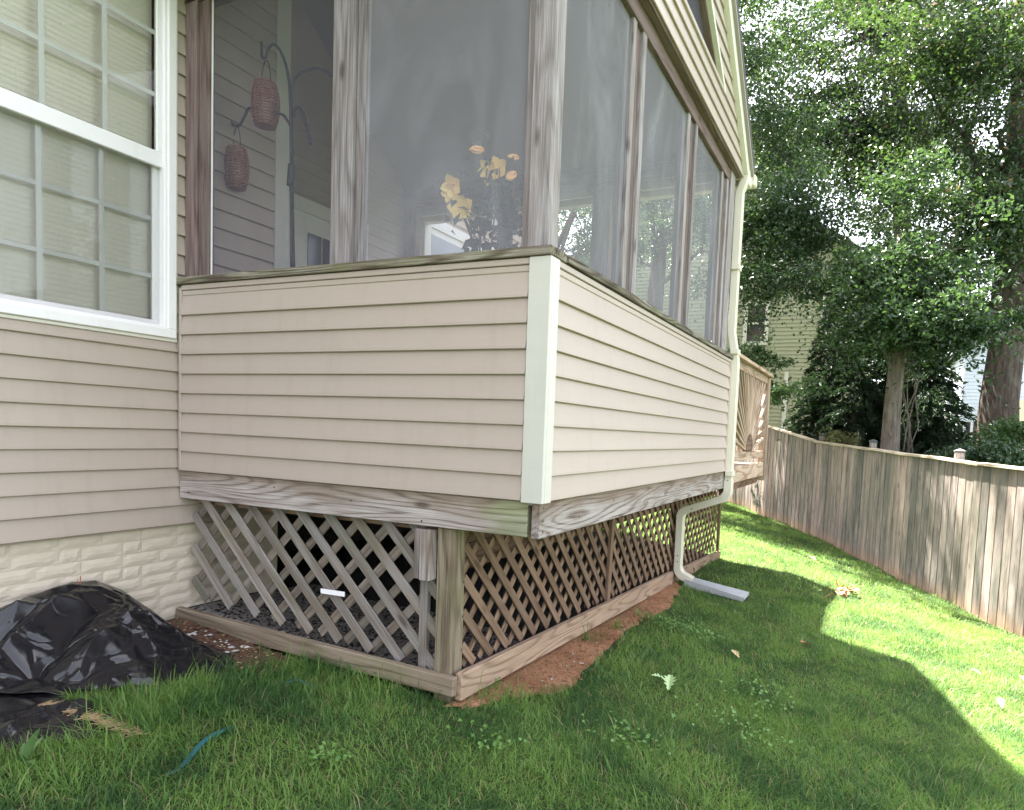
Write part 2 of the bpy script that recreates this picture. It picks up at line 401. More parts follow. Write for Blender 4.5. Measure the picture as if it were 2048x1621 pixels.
def mat_ground():
    t = NT('lawn_soil')
    tc = t.n('TexCoord')
    n = t.noise(tc.outputs['Object'], 1.15, 5, 0.6)
    f = t.noise(tc.outputs['Object'], 60.0, 5, 0.7)
    c = t.ramp(n, [(0.3, (0.028, 0.065, 0.022, 1)), (0.7, (0.075, 0.115, 0.04, 1))])
    c = t.mix(t.ramp(f, [(0.45, 0.0), (0.65, 0.7)]), c, (0.06, 0.05, 0.025, 1))
    t.bsdf(c, 0.95, 0.1, f, 1.0, 0.03)
    return t.m
M['ground'] = mat_ground()

def mat_clay():
    t = NT('red_clay')
    v = t.coords((1, 1, 1))
    n = t.noise(v, 3.0, 6, 0.65)
    f = t.noise(v, 45.0, 6, 0.7)
    c = t.ramp(n, [(0.3, (0.25, 0.12, 0.065, 1)), (0.6, (0.42, 0.225, 0.13, 1)), (0.8, (0.52, 0.31, 0.195, 1))])
    c = t.mix(t.ramp(f, [(0.35, 0.6), (0.5, 0.0)]), c, (0.11, 0.055, 0.03, 1))
    t.bsdf(c, 0.95, 0.1, t.math('ADD', f, n), 0.9, 0.02)
    return t.m
M['clay'] = mat_clay()
M['mulch'] = simple('mulch_soil', (0.11, 0.062, 0.04, 1), 0.95, 0.1, 70, 0.6, 1.0, 0.03)
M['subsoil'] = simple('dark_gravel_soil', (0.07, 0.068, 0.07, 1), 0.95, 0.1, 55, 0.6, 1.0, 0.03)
M['ysiding'] = mat_vinyl('pale_yellow_siding', (0.38, 0.385, 0.265, 1), 0.25, 0.5)
M['bsiding'] = mat_vinyl('white_blue_siding', (0.42, 0.46, 0.56, 1), 0.05, 0.5)
M['beige'] = mat_vinyl('beige_render', (0.62, 0.54, 0.44, 1), 0.05, 0.6)
M['dkglass'] = simple('dark_window_pane', (0.02, 0.023, 0.027, 1), 0.12, 0.6, var=0.2, bump=0.02)

# ------------------------------------------------------------------ mesh helpers
class MB:
    def __init__(s): s.v = []; s.f = []
    def add(s, vs, fs):
        o = len(s.v)
        s.v.extend([tuple(map(float, p)) for p in vs])
        s.f.extend([tuple(i+o for i in f) for f in fs])
    def box(s, lo, hi, ch=0.0):
        lo, hi = np.array(lo, float), np.array(hi, float)
        s.cbox((lo+hi)/2, np.eye(3), (hi-lo)/2, ch)
    def cbox(s, c, R, h, ch=0.0):
        """box with centre c, axes = rows of R, half sizes h, chamfer ch"""
        c, R, h = np.array(c, float), np.array(R, float), np.array(h, float)
        if ch <= 0 or min(h) <= ch*1.05:
            vs = [c+(np.array((sx, sy, sz))*h)@R for sx in (-1, 1) for sy in (-1, 1) for sz in (-1, 1)]
            s.add(vs, [(0, 1, 3, 2), (4, 6, 7, 5), (0, 4, 5, 1), (2, 3, 7, 6), (0, 2, 6, 4), (1, 5, 7, 3)])
            return
        vs, idx = [], {}
        for sx in (-1, 1):
            for sy in (-1, 1):
                for sz in (-1, 1):
                    for a in range(3):
                        d = h-ch; d = d.copy(); d[a] = h[a]
                        idx[(sx, sy, sz, a)] = len(vs)
                        vs.append(c+(np.array((sx, sy, sz))*d)@R)
        fs = []
        for a in range(3):
            b, d = (a+1) % 3, (a+2) % 3
            for sg in (-1, 1):
                q = []
                for sb, sdd in ((-1, -1), (1, -1), (1, 1), (-1, 1)):
                    t = [0, 0, 0]; t[a] = sg; t[b] = sb; t[d] = sdd
                    q.append(idx[(t[0], t[1], t[2], a)])
                fs.append(tuple(q if sg > 0 else q[::-1]))
        for a in range(3):          # edges along axis a
            b, d = (a+1) % 3, (a+2) % 3
            for sb in (-1, 1):
                for sdd in (-1, 1):
                    def k(sa, ax):
                        t = [0, 0, 0]; t[a] = sa; t[b] = sb; t[d] = sdd
                        return idx[(t[0], t[1], t[2], ax)]
                    q = (k(-1, b), k(1, b), k(1, d), k(-1, d))
                    fs.append(q if sb*sdd < 0 else q[::-1])
        for sx in (-1, 1):
            for sy in (-1, 1):
                for sz in (-1, 1):
                    q = tuple(idx[(sx, sy, sz, a)] for a in range(3))
                    fs.append(q if sx*sy*sz > 0 else q[::-1])
        s.add(vs, fs)
    def tube(s, pts, radii, n=8, squash=None, caps=True):
        pts = [np.array(p, float) for p in pts]
        if isinstance(radii, (int, float)): radii = [radii]*len(pts)
        rings = []
        prev = None
        for i, p in enumerate(pts):
            d = pts[min(i+1, len(pts)-1)]-pts[max(i-1, 0)]
            d = d/(np.linalg.norm(d)+1e-9)
            if prev is None:
                a = np.array((0, 0, 1.0)) if abs(d[2]) < 0.9 else np.array((1.0, 0, 0))
            else: a = prev
            u = a-d*(a@d); u /= np.linalg.norm(u)+1e-9
            w = np.cross(d, u); prev = u
            rings.append([p+(u*math.cos(2*math.pi*k/n)+w*math.sin(2*math.pi*k/n))*radii[i] for k in range(n)])
        vs = [q for r in rings for q in r]
        fs = []
        for i in range(len(pts)-1):
            for k in range(n):
                fs.append((i*n+k, i*n+(k+1) % n, (i+1)*n+(k+1) % n, (i+1)*n+k))
        if caps:
            fs.append(tuple(range(n))[::-1]); fs.append(tuple((len(pts)-1)*n+k for k in range(n)))
        s.add(vs, fs)
    def sweep_rect(s, pts, a, wa, wb, ch=0.006):
        """rectangular pipe along pts lying in a plane with normal a; half widths wa along a, wb across"""
        pts = [np.array(p, float) for p in pts]; a = np.array(a, float)
        prof = [(-wa+ch, -wb), (wa-ch, -wb), (wa, -wb+ch), (wa, wb-ch), (wa-ch, wb), (-wa+ch, wb), (-wa, wb-ch), (-wa, -wb+ch)]
        n = len(prof); vs = []; fs = []
        for i, p in enumerate(pts):
            d = pts[min(i+1, len(pts)-1)]-pts[max(i-1, 0)]; d /= np.linalg.norm(d)
            b = np.cross(d, a); b /= np.linalg.norm(b)
            d0 = pts[i]-pts[i-1] if i else d; d0 = d0/np.linalg.norm(d0)
            k = 1/max(0.5, abs(d0@d))
            vs += [p+a*x+b*y*k for x, y in prof]
        for i in range(len(pts)-1):
            for k in range(n): fs.append((i*n+k, i*n+(k+1) % n, (i+1)*n+(k+1) % n, (i+1)*n+k))
        fs.append(tuple(range(n))[::-1]); fs.append(tuple((len(pts)-1)*n+k for k in range(n)))
        s.add(vs, fs)
    def prism(s, poly, n, t):
        """flat polygon (3d points) thickened by t along n"""
        poly = [np.array(p, float) for p in poly]; n = np.array(n, float)
        k = len(poly)
        s.add(poly+[p+n*t for p in poly], [tuple(range(k))[::-1], tuple(range(k, 2*k))] +
              [(i, (i+1) % k, k+(i+1) % k, k+i) for i in range(k)])
    def mesh(s, name, smooth=False):
        me = bpy.data.meshes.new(name)
        me.from_pydata(s.v, [], s.f); me.update()
        if smooth: me.polygons.foreach_set('use_smooth', [True]*len(me.polygons))
        return me

def link(name, me, mat, parent=None, mw=None, label=None, kind=None):
    o = bpy.data.objects.new(name, me)
    COL.objects.link(o)
    if mat is not None and me is not None and not me.materials: me.materials.append(mat)
    if parent is not None: setpar(o, parent)
    if mw is not None: o.matrix_basis = mw
    if label: o['label'] = label
    if kind: o['kind'] = kind
    return o

def world_of(o):
    m = o.matrix_basis.copy()
    p = o
    while p.parent is not None:
        m = p.parent.matrix_basis @ p.matrix_parent_inverse @ m if p.parent.parent is None else p.matrix_parent_inverse @ m
        p = p.parent
        if p.parent is None: break
        m = p.matrix_basis @ m
    return m

WM = {}
def setpar(o, parent):
    o.parent = parent
    o.matrix_parent_inverse = WM.get(parent.name, Matrix.Identity(4)).inverted()

def thing(name, label, cat, loc=(0, 0, 0), group=None):
    o = bpy.data.objects.new(name, None)
    COL.objects.link(o)
    o.empty_display_size = 0.1
    o.location = loc
    o['label'] = label; o['category'] = cat
    if group: o['group'] = group
    WM[o.name] = Matrix.Translation(loc)
    return o

def tag(o, label, cat, group=None):
    o['label'] = label; o['category'] = cat
    if group: o['group'] = group
    return o

def obj(name, mb, mat, parent=None, smooth=False, **kw):
    return link(name, mb.mesh(name, smooth), mat, parent, **kw)

_pc = {}
def plank(name, p0, p1, w, t, mat, parent, wdir=None, ch=0.003, ext=0.0, **kw):
    """board from p0 to p1 (centre line), width w along wdir, thickness t; grain along local X"""
    p0, p1 = np.array(p0, float), np.array(p1, float)
    d = p1-p0; L = np.linalg.norm(d); d /= L
    if wdir is None: wdir = (0, 0, 1) if abs(d[2]) < 0.9 else (1, 0, 0)
    wd = np.array(wdir, float); wd = wd-d*(wd@d); wd /= np.linalg.norm(wd)
    n = np.cross(d, wd)
    key = (round(L+2*ext, 3), w, t, ch, mat.name)
    me = _pc.get(key)
    if me is None:
        b = MB(); b.cbox((0, 0, 0), np.eye(3), (L/2+ext, w/2, t/2), ch)
        me = b.mesh(name); _pc[key] = me
    c = (p0+p1)/2
    mw = Matrix(((d[0], wd[0], n[0], c[0]), (d[1], wd[1], n[1], c[1]), (d[2], wd[2], n[2], c[2]), (0, 0, 0, 1)))
    o = link(name, me, mat, parent, mw, **kw)
    WM[o.name] = mw
    return o

# ------------------------------------------------------------------ ground
FP = np.array((5.95, -5.31)); FD = np.array((0.885, 0.466)); FN = np.array((0.466, -0.885))
def gz(x, y):
    x = np.asarray(x, float); y = np.asarray(y, float)
    xc = np.clip(x, -7, 13); yc = np.clip(y, -8, 1.0)
    z = -0.93234-0.03195*xc+0.04685*yc+0.00123*xc*xc+0.00381*xc*yc-0.00849*yc*yc
    s = (x-FP[0])*FN[0]+(y-FP[1])*FN[1]
    k = np.clip((s-0.4)/5.0, 0, 1); k = k*k*(3-2*k)
    return z+k*1.75
def gzf(x, y): return float(gz(x, y))

def axis(lo, a, b, hi, step):
    near = np.arange(a, b+1e-6, step)
    left = a-np.geomspace(0.3, a-lo, 14)[::-1]
    right = b+np.geomspace(0.3, hi-b, 14)
    return np.concatenate([left, near, right])
gx = axis(-300, -4, 16, 300, 0.16); gy = axis(-300, -8, 3, 300, 0.16)
X, Y = np.meshgrid(gx, gy, indexing='ij')
Z = gz(X, Y)
bump = 0.012*np.sin(X*3.1+Y*1.7)+0.010*np.sin(X*1.3-Y*4.2+1)
Z = Z+bump*(np.abs(X) < 15)*(np.abs(Y) < 9)
def gz2(x, y):
    return gz(x, y)+0.012*np.sin(x*3.1+y*1.7)+0.010*np.sin(x*1.3-y*4.2+1)
def grid_mesh(name, X, Y, Z):
    n, m = X.shape
    v = np.stack([X, Y, Z], -1).reshape(-1, 3)
    i = np.arange(n*m).reshape(n, m)
    f = np.stack([i[:-1, :-1], i[1:, :-1], i[1:, 1:], i[:-1, 1:]], -1).reshape(-1, 4)
    me = bpy.data.meshes.new(name)
    me.from_pydata(v.tolist(), [], f.tolist()); me.update()
    me.polygons.foreach_set('use_smooth', [True]*len(me.polygons))
    return me
lawn = link('ground', grid_mesh('ground', X, Y, Z), M['ground'], kind='structure')
lawn['label'] = 'sloping back yard lawn soil between house and fence'

W = 2.39455       # porch depth in front of the house corner
L = 4.03          # porch length
DW = 0.054        # house wall plane
YR = 1.5          # recessed house wall plane
E = 0.1143        # siding exposure

# ------------------------------------------------------------------ siding helper
def course(parent, O, u, n, sb, st, z0, e, mat=None, name='siding_board', lap=0.020):
    O, u, n = np.array(O, float), np.array(u, float), np.array(n, float)
    prof = [(0.002, 0.004), (lap-0.002, 0.0), (lap+0.0015, 0.003), (lap+0.0005, 0.014), (0.004, e+0.006)]
    vs = []
    for o_, z_ in prof:
        k = min(1, max(0, z_/e))
        for j in (0, 1):
            s_ = sb[j]*(1-k)+st[j]*k
            vs.append(O+u*s_+n*o_+np.array((0, 0, z0+z_)))
    fs = [(2*i, 2*i+1, 2*i+3, 2*i+2) for i in range(len(prof)-1)]
    if np.cross(u, (0, 0, 1))@n < 0: fs = [f[::-1] for f in fs]
    b = MB(); b.add(vs, fs)
    return obj(name, b, mat or M['siding'], parent)

# ================================================================== HOUSE
house = thing('house', 'tan vinyl sided house with white gridded window on painted brick foundation', 'house', (0, 2, -0.95))
XA = 0.8
b = MB()
b.box((-9, DW+0.03, -0.33), (XA-0.01, 9, 9.6)); b.box((XA-0.01, YR+0.03, -0.6), (8.0, 9, 9.6))
# leave window hole: front skin handled by moving the block back
b = MB()
b.box((-9, DW+0.5, -0.36), (XA-0.02, 9, 9.6)); b.box((XA-0.02, YR+0.1, -1.6), (8.0, 9, 9.6))  # upper walls out of view, raised tall to cast the lawn shadow
b.box((-9, DW+0.002, 3.3), (XA-0.02, DW+0.5, 9.6)); b.box((-9, DW+0.002, -0.34), (-1.2, DW+0.5, 3.3))
b.box((-1.2, DW+0.002, -0.34), (XA-0.02, DW+0.5, 0.74)); b.box((-0.02, DW+0.002, 0.74), (XA-0.02, DW+0.5, 3.3))
b.box((XA-0.02, YR+0.02, -0.2), (8.0, YR+0.1, 9.6))
obj('wall', b, M['siding'], house)
ZW = 0.69856
# siding courses in front wall; z of course k bottom = ZW - k*E
WX0, WX1, WZ0, WZ1 = -1.16, -0.030, 0.775, 2.96     # window outer rectangle
for k in range(-24, 9+1):
    z0 = ZW-k*E
    if z0+E > WZ0+0.02 and z0 < WZ1:
        zb = 0
        course(house, (0, DW, 0), (1, 0, 0), (0, -1, 0), (WX1+0.012, XA), (WX1+0.012, XA), z0, E)
        course(house, (0, DW, 0), (1, 0, 0), (0, -1, 0), (-6, WX0), (-6, WX0), z0, E)
        if z0 < WZ0: course(house, (0, DW, 0), (1, 0, 0), (0, -1, 0), (WX0, WX1+0.012), (WX0, WX1+0.012), z0, WZ0-z0-0.012)
    else:
        j = -0.22-0.13*(k % 3)
        if k in (3, 4, 6):
            course(house, (0, DW, 0), (1, 0, 0), (0, -1, 0), (j-0.02, XA), (j-0.02, XA), z0, E)
            course(house, (0, DW-0.0015, 0), (1, 0, 0), (0, -1, 0), (-6, j), (-6, j), z0, E)
        else:
            course(house, (0, DW, 0), (1, 0, 0), (0, -1, 0), (-6, XA), (-6, XA), z0, E)
# corner trim inside the porch and the recessed wall
b = MB(); b.box((XA-0.105, DW-0.022, -0.33), (XA+0.012, DW+0.012, 9.5)); b.box((XA-0.02, DW+0.012, -0.33), (XA+0.012, DW+0.09, 9.5))
obj('corner_trim', b, M['greytrim'], house)
for k in range(0, 29):
    course(house, (0, YR, 0), (1, 0, 0), (0, -1, 0), (XA, 8.0), (XA, 8.0), 0.02+k*E, E)
b = MB(); b.box((XA-0.005, DW+0.1, -0.3), (XA+0.006, YR+0.05, 9.5))
obj('side_wall', b, M['siding'], house)
b = MB()                                                    # roof out of view, eave height shaped to cast the lawn shadow
b.prism([(-9.5, -0.35, 9.6), (-9.5, 4.6, 13.2), (-9.5, 9.5, 9.6)], (1, 0, 0), XA+9.6)
b.prism([(XA+0.101, 0.9, 10.15), (XA+0.101, 5.2, 13.2), (XA+0.101, 9.5, 10.15), (XA+0.101, 9.5, 9.6), (XA+0.101, 0.9, 9.95)], (1, 0, 0), 7.32)
obj('roof', b, M['shingle'], house)
# foundation
fnd = MB(); fnd.box((-9, DW+0.035, -1.4), (XA, DW+0.4, -0.325))
fobj = obj('foundation', fnd, M['brick'], house)
WM[fobj.name] = Matrix.Identity(4)
bm_ = {}
bh, blen, bgap = 0.0735, 0.222, 0.0065
row = 0
z = -0.335
rb = random.Random(3)
while z > -1.05:
    x = -1.42-(0.11 if row % 2 else 0.0)
    while x < 0.5:
        ln = blen*(0.5 if rb.random() < 0.12 else 1.0)
        hi = x+ln-bgap
        key = (round(ln, 3), rb.randrange(4))
        me = bm_.get(key)
        if me is None:
            q = MB(); h0 = bh-bgap
            nx = 5
            # rough split face
            vs, fs = [], []
            for iz in range(4):
                for ix in range(nx+1):
                    edge = iz in (0, 3) or ix in (0, nx)
                    dz_ = (iz/3-0.5)*h0; dx_ = (ix/nx-0.5)*(ln-bgap)
                    vs.append((dx_, 0.0 if edge else -0.0045-0.0016*rb.random(), dz_))
            for iz in range(3):
                for ix in range(nx):
                    a_ = iz*(nx+1)+ix
                    fs.append((a_, a_+1, a_+nx+2, a_+nx+1))
            q.add(vs, fs); me = q.mesh('brick'); bm_[key] = me
        link('brick', me, M['brick'], fobj, Matrix.Translation((x+(ln-bgap)/2, DW+0.0335, z-(bh-bgap)/2)))
        x += ln
    z -= bh; row += 1

# window of the house
win = MB()
fo = DW-0.035                                            # outer face of frame
def frame_rect(b, x0, x1, z0, z1, w, y0, y1, ch=0.004, wb=None):
    wb = w if wb is None else wb
    b.box((x0, y0, z0), (x1, y1, z0+wb), ch); b.box((x0, y0, z1-w), (x1, y1, z1), ch)
    b.box((x0, y0, z0+wb), (x0+w, y1, z1-w), ch); b.box((x1-w, y0, z0+wb), (x1, y1, z1-w), ch)
frame_rect(win, WX0, WX1, WZ0, WZ1, 0.052, fo, DW+0.06)
frame_rect(win, WX0+0.052, WX1-0.052, WZ0+0.052, WZ1-0.052, 0.016, fo+0.016, DW+0.06, 0.003)
wobj = obj('window', win, M['white'], house, label='white double hung window with grid bars and closed cream blinds')
WM[wobj.name] = Matrix.Identity(4)
b = MB(); frame_rect(b, WX0-0.018, WX1+0.016, WZ0-0.02, WZ1+0.018, 0.020, DW-0.02, DW+0.02, 0.003)
obj('window_casing', b, M['cream'], wobj)
GX0, GX1 = WX0+0.068, WX1-0.068
# upper sash (outer), lower sash (inner)
b = MB(); frame_rect(b, GX0, GX1, 1.735, WZ1-0.068, 0.030, DW+0.0, DW+0.028, 0.003, wb=0.085); obj('upper_sash', b, M['white'], wobj)
b = MB(); frame_rect(b, GX0, GX1, WZ0+0.068, 1.80, 0.030, DW+0.034, DW+0.06, 0.003, wb=0.03); obj('lower_sash', b, M['white'], wobj)
for (za, zb_, yy) in ((1.82, WZ1-0.098, DW+0.012), (WZ0+0.098, 1.76, DW+0.046)):
    b = MB(); b.add([(GX0+0.02, yy, za-0.01), (GX1-0.02, yy, za-0.01), (GX1-0.02, yy, zb_+0.01), (GX0+0.02, yy, zb_+0.01)], [(0, 1, 2, 3)])
    obj('pane', b, M['glass'], wobj)
    for xm in (-0.4055, -0.7105):
        b = MB(); b.box((xm-0.014, yy+0.003, za), (xm+0.014, yy+0.010, zb_), 0.002); obj('muntin', b, M['white'], wobj)
    zs = (2.132, 2.468) if za > 1.5 else (1.125, 1.45)
    for zm in zs:
        b = MB(); b.box((GX0+0.03, yy+0.0045, zm-0.013), (GX1-0.03, yy+0.0115, zm+0.013), 0.002); obj('muntin', b, M['white'], wobj)
b = MB(); b.add([(GX0, DW+0.02, WZ0+0.07), (GX1, DW+0.02, WZ0+0.07), (GX1, DW+0.02, 1.735), (GX0, DW+0.02, 1.735)], [(0, 1, 2, 3)])
obj('insect_screen', b, M['screen_c'], wobj)
sl = MB()
pr = [(-0.0125, 0.004), (-0.004, 0.0065), (0.004, 0.0035), (0.0125, -0.007)]
for k_, (yy, zz) in enumerate(pr): pass
vs = []
for (a_, c_) in ((-0.022, -0.0045), (-0.008, -0.0010), (0.008, 0.0010), (0.022, 0.0035)):
    vs += [(-0.50, c_*0.55, a_*1.3), (0.50, c_*0.55, a_*1.3)]
sl.add(vs, [(0, 1, 3, 2), (2, 3, 5, 4), (4, 5, 7, 6)])
slm = sl.mesh('blind_slat')
zz = WZ0+0.09
while zz < WZ1-0.05:
    link('blind_slat', slm, M['blind'], wobj, Matrix.Translation((-0.592, DW+0.10, zz)))
    zz += 0.0285
b = MB()
for xc in (-0.92, -0.62, -0.265): b.tube([(xc, DW+0.104, WZ0+0.08), (xc, DW+0.104, WZ1-0.06)], 0.0014, 5)
obj('blind_cord', b, M['candle'], wobj)
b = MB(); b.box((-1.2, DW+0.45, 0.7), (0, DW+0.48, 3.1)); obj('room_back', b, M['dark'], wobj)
# doors in the recessed wall (seen through the porch screens)
def door(x0, x1, z0, z1, panes, nm, lab, glassmat):
    b = MB(); frame_rect(b, x0, x1, z0, z1, 0.13, YR-0.06, YR+0.0, 0.004)
    d = obj(nm, b, M['white'], house, label=lab); WM[d.name] = Matrix.Identity(4)
    b = MB(); b.box((x0+0.13, YR-0.035, z0), (x1-0.13, YR-0.015, z1-0.13)); obj('door_leaf', b, M['white'], d)
    for (a_, c_, e_, f_) in panes:
        b = MB(); b.box((a_, YR-0.043, e_), (c_, YR-0.037, f_)); obj('pane', b, glassmat, d)
M['blueglass'] = simple('blind_behind_glass', (0.34, 0.36, 0.42, 1), 0.25, 0.6, nscale=2, var=0.1)
door(2.02, 3.25, 0.05, 2.49, [(2.40, 2.58, 0.9, 2.18), (2.60, 2.78, 0.9, 2.18), (2.80, 2.98, 0.9, 2.18)], 'entry_door', 'white door with small dark gridded panes', M['dkglass'])
door(4.27, 6.3, 0.05, 2.93, [(4.42, 5.2, 0.25, 2.72), (5.3, 6.1, 0.25, 2.72)], 'patio_door', 'white framed glass patio door', M['blueglass'])

# ================================================================== PORCH
porch = thing('screened_porch', 'tan sided screened porch on weathered timber and lattice skirt', 'porch', (2, -0.5, -1.0))
# knee wall core
b = MB()
b.box((0.004, -W+0.004, -0.02), (0.09, DW-0.02, 1.09)); b.box((0.09, -W+0.004, -0.02), (L, -W+0.09, 1.09))
b.box((L-0.09, -W+0.09, -0.02), (L-0.002, 1.5, 1.09))
obj('knee_wall', b, M['drywall'], porch)
for k in range(9):
    z0 = k*E
    if k == 2:
        course(porch, (0, 0, 0), (0, -1, 0), (-1, 0, 0), (-0.0, 0.34), (0.0, 0.34), z0, E)
        course(porch, (-0.0016, 0, 0), (0, -1, 0), (-1, 0, 0), (0.32, W-0.09), (0.32, W-0.09), z0, E)
    elif k == 6:
        course(porch, (0, 0, 0), (0, -1, 0), (-1, 0, 0), (-0.0, 1.22), (0.0, 1.22), z0, E)
        course(porch, (-0.0016, 0, 0), (0, -1, 0), (-1, 0, 0), (1.20, W-0.09), (1.20, W-0.09), z0, E)
    else:
        course(porch, (0, 0, 0), (0, -1, 0), (-1, 0, 0), (0, W-0.09), (0, W-0.09), z0, E)
    course(porch, (0, -W, 0), (1, 0, 0), (0, -1, 0), (0.07, L-0.02), (0.07, L-0.02), z0, E)
# finishing strips below the sill
for (o_, z0, z1) in ((0.010, 1.0287, 1.058), (0.017, 1.060, 1.089)):
    b = MB(); b.box((-o_, -W+0.09, z0), (0.003, 0.0, z1), 0.003); obj('finish_trim', b, M['siding'], porch)
    b = MB(); b.box((0.07, -W-o_, z0), (L-0.01, -W+0.003, z1), 0.003); obj('finish_trim', b, M['siding'], porch)
b = MB(); b.box((-0.018, 0.001, 0.0), (0.004, 0.022, 1.075), 0.003); obj('channel_trim', b, M['siding'], porch)
# outside corner trim
b = MB(); b.box((-0.022, -W-0.022, -0.008), (0.0, -W+0.088, 1.090), 0.003); b.box((0.0, -W-0.022, -0.008), (0.072, -W, 1.090), 0.003)
obj('corner_trim', b, M['greytrim'], porch)
# corner of the porch at the far end
b = MB(); b.box((L-0.02, -W-0.02, -0.005), (L+0.03, -W+0.08, 1.09), 0.003); obj('corner_trim', b, M['siding'], porch)
# sills
plank('sill', (0.055, -W-0.025, 1.112), (0.055, DW-0.02, 1.112), 0.175, 0.040, M['w_sill'], porch, (1, 0, 0))
plank('sill', (0.145, -W+0.055, 1.1125), (L+0.02, -W+0.055, 1.1125), 0.172, 0.039, M['w_sill'], porch, (0, 1, 0))
# band boards
plank('band_board', (0.019, -W+0.06, -0.085), (0.019, 0.03, -0.085), 0.165, 0.040, M['w_banda'], porch, (0, 0, 1), label='grey band board with green stain towards the corner')
plank('band_board', (-0.004, -W+0.016, -0.086), (L+0.06, -W+0.016, -0.086), 0.168, 0.042, M['w_band'], porch, (0, 0, 1), label='band board with bold brown grain below the long side')
# deck floor and joists
b = MB(); b.box((0.05, -W+0.05, -0.03), (L-0.02, 1.48, 0.02)); obj('porch_floor', b, M['deckfloor'], porch)
for xj in np.arange(0.5, 4.0, 0.42):
    plank('joist', (xj, -W+0.06, -0.10), (xj, 1.4, -0.10), 0.15, 0.04, M['w_brown'], porch, (0, 0, 1))
# beams under the joists
plank('beam', (0.06, -1.745, -0.31), (6.3, -1.745, -0.31), 0.25, 0.038, M['w_brown'], porch, (0, 0, 1))
plank('beam', (0.06, -1.784, -0.311), (6.3, -1.784, -0.311), 0.252, 0.038, M['w_brown'], porch, (0, 0, 1))
q = thing  # (alias kept short)
plank('beam_end', (0.02, -1.726, -0.436), (0.02, -1.726, -0.186), 0.036, 0.048, M['w_grey'], porch, (0, 1, 0))
plank('beam_end', (0.024, -1.775, -0.440), (0.024, -1.775, -0.186), 0.058, 0.066, M['w_grey'], porch, (0, 1, 0))
# posts under the porch
plank('support_post', (0.10, -1.862, gzf(0.1, -1.9)-0.1), (0.10, -1.862, -0.172), 0.104, 0.108, M['w_post'], porch, (0, 1, 0), ch=0.008)
plank('support_post', (4.35, -1.862, gzf(4.3, -1.9)-0.1), (4.35, -1.862, -0.172), 0.104, 0.108, M['w_latb'], porch, (0, 1, 0), ch=0.008)
plank('batten', (2.19, -1.925, gzf(2.2, -1.9)+0.09), (2.23, -1.925, -0.17), 0.055, 0.03, M['w_latb'], porch, (1, 0, 0))
plank('batten', (6.27, -1.925, gzf(6.3, -1.9)+0.05), (6.25, -1.925, -0.17), 0.075, 0.03, M['w_latb'], porch, (1, 0, 0))
plank('batten', (0.10, -1.71, gzf(0.1, -1.7)+0.03), (0.10, -1.71, -0.17), 0.05, 0.03, M['w_lat'], porch, (0, 1, 0))
# skirt boards on the ground
plank('skirt_board', (0.022, 0.07, -0.895), (0.022, -1.96, -0.952), 0.098, 0.042, M['w_ground'], porch, (0, 0, 1), ch=0.006)
plank('skirt_board', (0.046, -1.962, -0.958), (3.90, -1.958, -1.098), 0.138, 0.042, M['w_groundb'], porch, (0, 0, 1), ch=0.006)
plank('skirt_board', (3.93, -1.925, -1.132), (6.36, -1.925, -1.245), 0.15, 0.042, M['w_groundb'], porch, (0, 0, 1), ch=0.006)

# lattice: panel (its nailing strip) with every slat its own sub-part
def lattice(O, u, n, s0, s1, ztop, zbot, sp, w, mat, off0, off1, tl=0.009, skipb=None):
    O, u, n = np.array(O, float), np.array(u, float), np.array(n, float)
    p = plank('lattice_panel', O+u*s0+n*(-0.03)+np.array((0, 0, ztop-0.02)), O+u*s1+n*(-0.03)+np.array((0, 0, ztop-0.02)), 0.05, 0.02, M['w_brown'], porch, (0, 0, 1))
    r = random.Random(5)
    for layer, sg, off in ((0, -1, off0), (1, 1, off1)):
        H = ztop-zbot(s1)+0.05
        k0 = int((s0-H-s1)/sp)-2
        for k in range(-120, 160):
            # line z = ztop + sg*(s-c)
            c = off+k*sp
            jit = r.uniform(-0.006, 0.006)
            c += jit
            pts = []
            N = 60
            for i in range(N+1):
                s_ = s0+(s1-s0)*i/N
                z_ = ztop+sg*(s_-c)
                if zbot(s_) <= z_ <= ztop: pts.append((s_, z_))
            # exact ends
            f = lambda s_: ztop+sg*(s_-c)
            lo_s, hi_s = None, None
            ss = np.linspace(s0, s1, 900)
            zz_ = ztop+sg*(ss-c)
            zb_ = np.array([zbot(q_) for q_ in ss]) if False else zbot(ss)
            ok = (zz_ <= ztop) & (zz_ >= zb_)
            if ok.sum() < 18: continue
            sa, sb = ss[ok][0], ss[ok][-1]
            e = r.uniform(-0.012, 0.004)
            P0 = O+u*sa+n*(tl/2 if layer == 0 else -tl/2-0.010)+np.array((0, 0, f(sa)))
            P1 = O+u*sb+n*(tl/2 if layer == 0 else -tl/2-0.010)+np.array((0, 0, f(sb)))
            plank('lattice_slat', P0, P1, round((w if layer == 0 else w*0.86)+r.uniform(-0.002, 0.002), 3), tl, mat if layer == 0 or mat is M['w_latb'] else M['w_lat_shade'], p, np.cross(P1-P0, n), ch=0.0015)
# short side facing the camera: u runs from the house towards the corner
lattice((0.10, 0.0, 0), (0, -1, 0), (-1, 0, 0), -0.03, 1.80, -0.165, lambda s: -0.79-0.075*np.clip(s, 0, 2)-0.0, 0.1965, 0.058, M['w_lat'], 0.283-0.655+0.03, 0.446+0.66)
